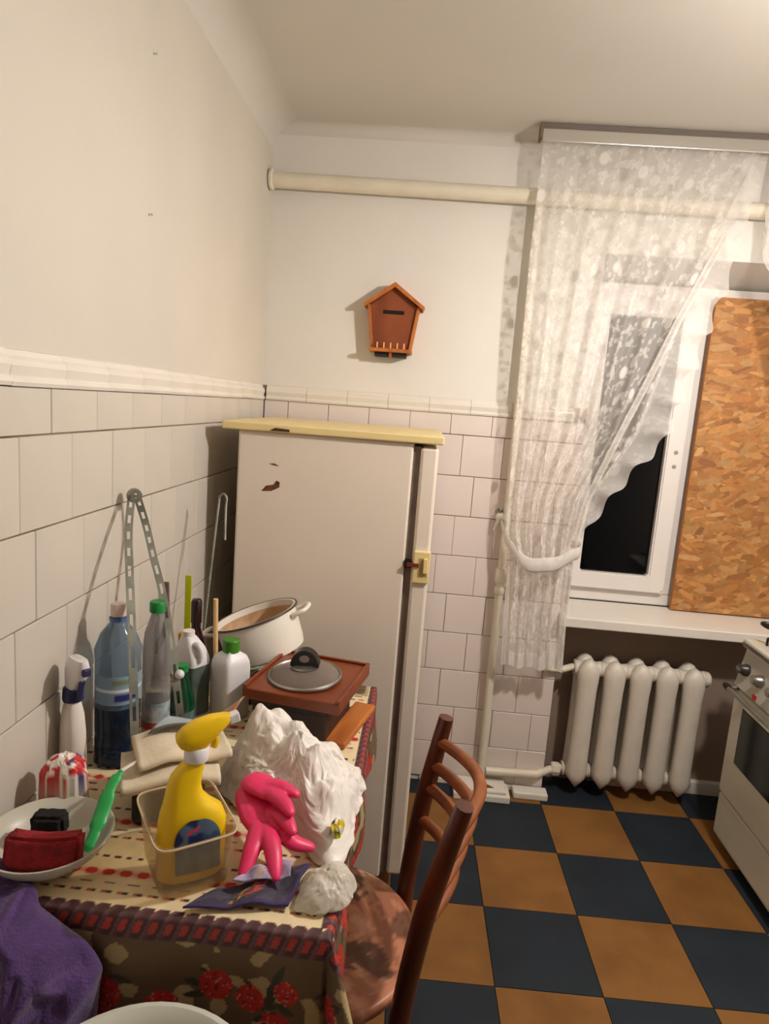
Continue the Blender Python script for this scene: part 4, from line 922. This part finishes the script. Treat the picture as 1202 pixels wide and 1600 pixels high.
# label panel follows the front of the bottle
V, F, Cc = [], [], []; nx, nzv = 26, 30
for j in range(nzv+1):
    v = j/nzv; z = 0.016+0.080*v
    hw = 0.032 if v < 0.55 else 0.032*math.sqrt(max(0.0, 1-((v-0.55)/0.47)**2))+0.001
    for i in range(nx+1):
        u = i/nx*2-1; x = 0.007+hw*u*(1.0)-0.004*v
        aa = 0.0483; bbq = 0.0257; d = bbq*max(0.0, 1-abs(x/aa)**2.8)**(1/2.8)
        V.append((x, -d-0.0012, z))
        k = nz(x*2+z, z*1.4, 0.5, 30); c = (52, 78, 112)
        if v > 0.5 and u < 0.35-0.9*(v-0.5): c = (30, 40, 96)
        if k > 0.1: c = (84, 108, 134)
        if 0.80 < v-0.12*u < 0.86 and -0.55 < u < 0.1: c = (206, 50, 96)
        if v < 0.5: c = tuple(int(q*0.75+34) for q in c)
        Cc.append(c)
for j in range(nzv):
    for i in range(nx): k = j*(nx+1)+i; F.append((k, k+1, k+nx+2, k+nx+1))
me = mesh('label', V, F); setcol(me, Cc); tag(link('label', me, mat('label_print', ()), yb_, (0, 0, 0), None, True), 'blue printed label')
# black tub with folded cream cloths
bt = tag(box('black_tub', (0.115, 0.105, 0.062), (0.222, -1.428, CT+0.031), mat('tub_black', (20, 18, 18), 0.5), None, 0.008, (0, 0, math.radians(22))), 'black plastic tub under the folded cream cloths', 'tub')
def fold(name, loc, sx, sy, th, rz, label, seed, m):
    def ring_(x):
        o = []
        for k in range(20):
            a = 2*PI*k/20; yy = sy/2*math.copysign(abs(math.cos(a))**0.35, math.cos(a)); zz = th/2*math.copysign(abs(math.sin(a))**0.7, math.sin(a))
            o.append((x, yy, zz+0.004*nz(x, yy, seed, 24)+0.006*math.sin(x*40+seed)))
        return o
    V, F = rings([ring_(-sx/2+sx*i/24) for i in range(25)])
    return tag(link(name, mesh(name, V, F), m, None, loc, (0, 0, rz), True), label, 'cloth', 'folded cream cloths on the black tub')
M_cr = mat('cream_cotton', (222, 208, 182), 0.9, var=0.12, scale=22, bump=0.2, bscale=150)
fold('folded_cloth', (0.228, -1.440, CT+0.0795), 0.155, 0.12, 0.025, math.radians(24), 'thick folded cream cloth, lower of two on the black tub', 1.0, M_cr)
fold('folded_cloth', (0.238, -1.416, CT+0.105), 0.15, 0.11, 0.018, math.radians(30), 'thin folded cream cloth, upper of two on the black tub', 2.5, M_cr)
def leafc(u, v): return (196, 120, 84) if (u > 0.72 and 0.3 < v < 0.8) else (90, 84, 74) if v < 0.2 else (168, 182, 186) if u < 0.4 else (176, 156, 128)
lf = sheet('leaflet', lambda u, v: (0.182+0.125*u+0.012*v, -1.425+0.05*u+0.055*v, CT+0.121+0.03*u*u+0.010*math.sin(5*u+2*v)), 24, 12, mat('leaflet_print', (180, 180, 170), 0.4, vcol=True), None, (1, 1), (0.25, -1.36, CT+0.13), cols=leafc, th=0.0008)
tag(lf, 'crumpled printed leaflet lying on the folded cream cloths', 'leaflet')
# crumpled white bags
M_bag = mat('white_bag', (232, 226, 218), 0.42, var=0.08, scale=18, sss=0.1)
rb_ = random.Random(5)
def crumpled(name, outline, hfun, m, label, seed, nr=30, nt=96, amp=1.0, over=1.0):
    """thin crumpled film heap: coarse creased facets, closed underneath"""
    cx = sum(p[0] for p in outline)/len(outline); cy = sum(p[1] for p in outline)/len(outline); rad = []
    for k in range(nt):
        a = 2*PI*k/nt; d = (math.cos(a), math.sin(a)); best = 0.01
        for (x1, y1), (x2, y2) in zip(outline, outline[1:]+outline[:1]):
            ex, ey = x2-x1, y2-y1; den = d[0]*ey-d[1]*ex
            if abs(den) < 1e-9: continue
            t = ((x1-cx)*ey-(y1-cy)*ex)/den; q = ((x1-cx)*d[1]-(y1-cy)*d[0])/den
            if t > 0 and -1e-6 <= q <= 1+1e-6: best = max(best, t)
        rad.append(best)
    V = [(0, 0, hfun(cx, cy))]; F = []
    for i in range(1, nr+1):
        r = i/nr
        for k in range(nt):
            a = 2*PI*(k+0.5*(i % 2))/nt; R_ = rad[k]*(1-0.5*(i % 2))+rad[(k+1) % nt]*0.5*(i % 2)
            x = math.cos(a)*R_*r; y = math.sin(a)*R_*r; X, Y = x+cx, y+cy
            env = max(0.0, 1-r**2.0)**0.75
            dd = noise.voronoi(Vector((X*17, Y*17, seed)))[0]; jr_ = min(1, r*1.6)
            z = hfun(X, Y)*env+amp*(0.034*(dd[1]-dd[0])-0.010+0.016*ridge(X, Y, seed, 9)*min(1, env*2)+0.006*ridge(X*1.6+Y, Y-X*0.4, seed+4, 26))*min(1, env*2.5+0.15)+rb_.uniform(-1, 1)*0.0018*amp*jr_
            j_ = 0.0036*amp*jr_ if i < nr else 0.006*amp
            if i == nr: z = abs(rb_.gauss(0.006, 0.006))*over
            V.append((x+rb_.uniform(-j_, j_), y+rb_.uniform(-j_, j_), max(0.0015, z)))
    for k in range(nt): F.append((0, 1+k, 1+(k+1) % nt))
    for i in range(nr-1):
        for k in range(nt):
            a = 1+i*nt+k; b = 1+i*nt+(k+1) % nt
            if (i+1) % 2: F += [(a, a+nt, b), (b, a+nt, b+nt)]
            else: F += [(a, a+nt, b+nt), (a, b+nt, b)]
    nb = len(V); ring_ = [(V[nb-nt+k][0]*0.96, V[nb-nt+k][1]*0.96, 0.0008) for k in range(nt)]; V += ring_
    for k in range(nt): F.append((nb-nt+k, nb+k, nb+(k+1) % nt, nb-nt+(k+1) % nt))
    F.append(tuple(range(nb, nb+nt))[::-1])
    o = link(name, mesh(name, V, F), m, None, (cx, cy, CT), None, False)
    for p_ in o.data.polygons: p_.use_smooth = True
    sb = o.modifiers.new('soften', 'SUBSURF'); sb.levels = 1; sb.render_levels = 1
    return tag(o, label, 'plastic bag')
    return tag(o, label, 'plastic bag')
M_bag = opal('white_bag', (242, 237, 230), 0.5, 0.35)
def bagh(x, y): return 0.056+0.105*math.exp(-((x-0.345)**2+(y+1.305)**2)/0.006)+0.045*math.exp(-((x-0.47)**2+(y+1.37)**2)/0.006)
crumpled('plastic_bag', [(0.278, -1.335), (0.290, -1.262), (0.33, -1.228), (0.41, -1.228), (0.48, -1.245), (0.535, -1.26), (0.556, -1.33), (0.55, -1.42), (0.552, -1.50), (0.535, -1.56), (0.495, -1.545), (0.455, -1.475), (0.40, -1.44), (0.345, -1.435), (0.305, -1.40)], bagh, M_bag, 'big crumpled white plastic bag heaped in the middle of the table', 0.7)
crumpled('plastic_bag', [(0.480, -1.585), (0.484, -1.642), (0.52, -1.646), (0.556, -1.625), (0.567, -1.58), (0.548, -1.55), (0.52, -1.557), (0.497, -1.565)], lambda x, y: 0.03, clear('bag_film', (236, 230, 220), (226, 220, 208), 0.55, 0.3), 'small see-through crumpled bag at the table corner over the chair seat', 4.7, 16, 56, 0.5, 0.5)
# candy wrapper
def candc(x, y, z): 
    k = nz(x, y, z, 90); return (214, 190, 20) if k > 0.12 else (30, 96, 44) if k < -0.22 else (214, 96, 40) if y < -1.545 else (230, 222, 210)
blob('candy_wrapper', [(0.512, -1.538), (0.532, -1.535), (0.538, -1.512), (0.531, -1.502), (0.515, -1.50)], CT+0.046, 0.014, mat('wrapper', (220, 200, 40), 0.3, vcol=True), None, 0.006, 60, 1.1, 10, 36, 0.5, colf=candc)
tag(bpy.data.objects['candy_wrapper'], 'small yellow and green sweet wrapper on the white bag', 'wrapper')
# microfibre cloths under the gloves
def mf(name, corners, h, wav, col, label, seed, edge):
    a, b, c, d = [Vector((*q, 0)) for q in corners]
    def fn(u, v):
        p = (a*(1-u)+b*u)*(1-v)+(d*(1-u)+c*u)*v
        return (p.x, p.y, h+wav*(0.5+0.5*math.sin(11*u+4*v+seed))*(0.35+0.65*math.sin(PI*v))+0.004*(0.5+0.5*ridge(p.x, p.y, seed, 30))+0.002*nz(p.x, p.y, seed, 40))
    def cf(u, v):
        if edge and (v > 0.93 or v < 0.07 or u > 0.96): return (70, 56, 104)
        k = nz(u*2, v, seed, 5)
        return (190, 80, 60) if (0.45 < u < 0.62 and 0.2 < v < 0.7 and nz(u, v, seed, 17) > 0.02) else (214, 160, 40) if (0.36 < u < 0.46 and nz(u, v, seed, 22) > 0.15) else tuple(q-12 if k > 0 else q for q in col)
    o = sheet(name, fn, 60, 36, mat('microfibre', (90, 84, 100), 0.95, vcol=True, var=0.15, scale=90, bump=0.3, bscale=300), None, (1, 1), tuple((a+c)/2+Vector((0, 0, h))), cols=cf, th=0.004)
    return tag(o, label, 'cloth')
mf('microfibre_cloth', [(0.335, -1.664), (0.474, -1.634), (0.492, -1.548), (0.412, -1.598)], CT+0.003, 0.012, (78, 74, 88), 'dark grey microfibre cloth with red motif under the pink gloves', 0.4, True)
mf('lilac_cloth', [(0.392, -1.626), (0.470, -1.605), (0.466, -1.572), (0.412, -1.594)], CT+0.022, 0.010, (176, 164, 196), 'small lilac cloth folded on top of the grey microfibre cloth', 2.1, False)
# pink rubber gloves
M_glove = mat('pink_rubber', (232, 48, 104), 0.42, var=0.15, scale=30)
def glove(name, chains, palm, label):
    """rubber glove: palm pad and fingers merged into one surface"""
    V, F = [], []
    def put(vf):
        b = len(V); V.extend(Vector(v) for v in vf[0]); F.extend(tuple(b+i for i in f) for f in vf[1])
    P = Vector(palm[0])
    for pts, rad, fl in chains:
        S_ = spline(pts, 6); n = len(S_); k = len(rad)-1
        rr_ = [rad[min(k, int(i/(n-1)*k))]+(rad[min(k, int(i/(n-1)*k)+1)]-rad[min(k, int(i/(n-1)*k))])*(i/(n-1)*k-int(i/(n-1)*k)) for i in range(n)]
        e = (S_[-1]-S_[-2]).normalized(); r_ = rr_[-1]
        S_ += [S_[-1]+e*r_*0.5, S_[-1]+e*r_*0.85, S_[-1]+e*r_*0.98]; rr_ += [r_*0.85, r_*0.5, r_*0.12]
        put(tubegeo(S_, rr_, 12, True, fl))
    L0 = P; o = link(name, mesh(name, [v-L0 for v in V], F), M_glove, None, tuple(L0), None, True)
    rm = o.modifiers.new('merge', 'REMESH'); rm.mode = 'VOXEL'; rm.voxel_size = 0.0022; rm.use_smooth_shade = True
    sm = o.modifiers.new('soften', 'SMOOTH'); sm.factor = 0.5; sm.iterations = 4
    return tag(o, label, 'glove', 'pink rubber gloves')
fr_ = [0.0150, 0.0145, 0.0135, 0.0085]
glove('rubber_glove', [
    ([(0.380, -1.455, 0.815), (0.386, -1.480, 0.815), (0.402, -1.512, 0.808), (0.418, -1.538, 0.800)], [0.030, 0.034, 0.033, 0.022], 0.42),
    ([(0.402, -1.525, 0.804), (0.406, -1.550, 0.802), (0.405, -1.578, 0.792), (0.402, -1.606, 0.776)], fr_, 0.75),
    ([(0.418, -1.535, 0.804), (0.430, -1.560, 0.802), (0.440, -1.582, 0.794), (0.449, -1.606, 0.780)], fr_, 0.75),
    ([(0.424, -1.525, 0.800), (0.446, -1.540, 0.798), (0.464, -1.546, 0.792), (0.488, -1.542, 0.785)], fr_, 0.75),
    ([(0.416, -1.505, 0.810), (0.434, -1.520, 0.816), (0.448, -1.536, 0.818), (0.460, -1.550, 0.814)], fr_, 0.75)],
    ((0.402, -1.496, 0.80),), 'pink rubber glove with thick fingers spread over the lilac cloth')
glove('rubber_glove', [
    ([(0.372, -1.462, 0.836), (0.390, -1.476, 0.838), (0.406, -1.490, 0.836)], [0.022, 0.027, 0.020], 0.5),
    ([(0.400, -1.480, 0.838), (0.416, -1.482, 0.842), (0.432, -1.487, 0.843), (0.452, -1.492, 0.838)], [0.014, 0.0135, 0.0125, 0.009], 0.75),
    ([(0.406, -1.490, 0.836), (0.424, -1.505, 0.838), (0.440, -1.520, 0.838), (0.452, -1.534, 0.834)], [0.014, 0.0135, 0.0125, 0.009], 0.75)],
    ((0.400, -1.48, 0.835),), 'pink rubber glove crumpled against the big white bag')
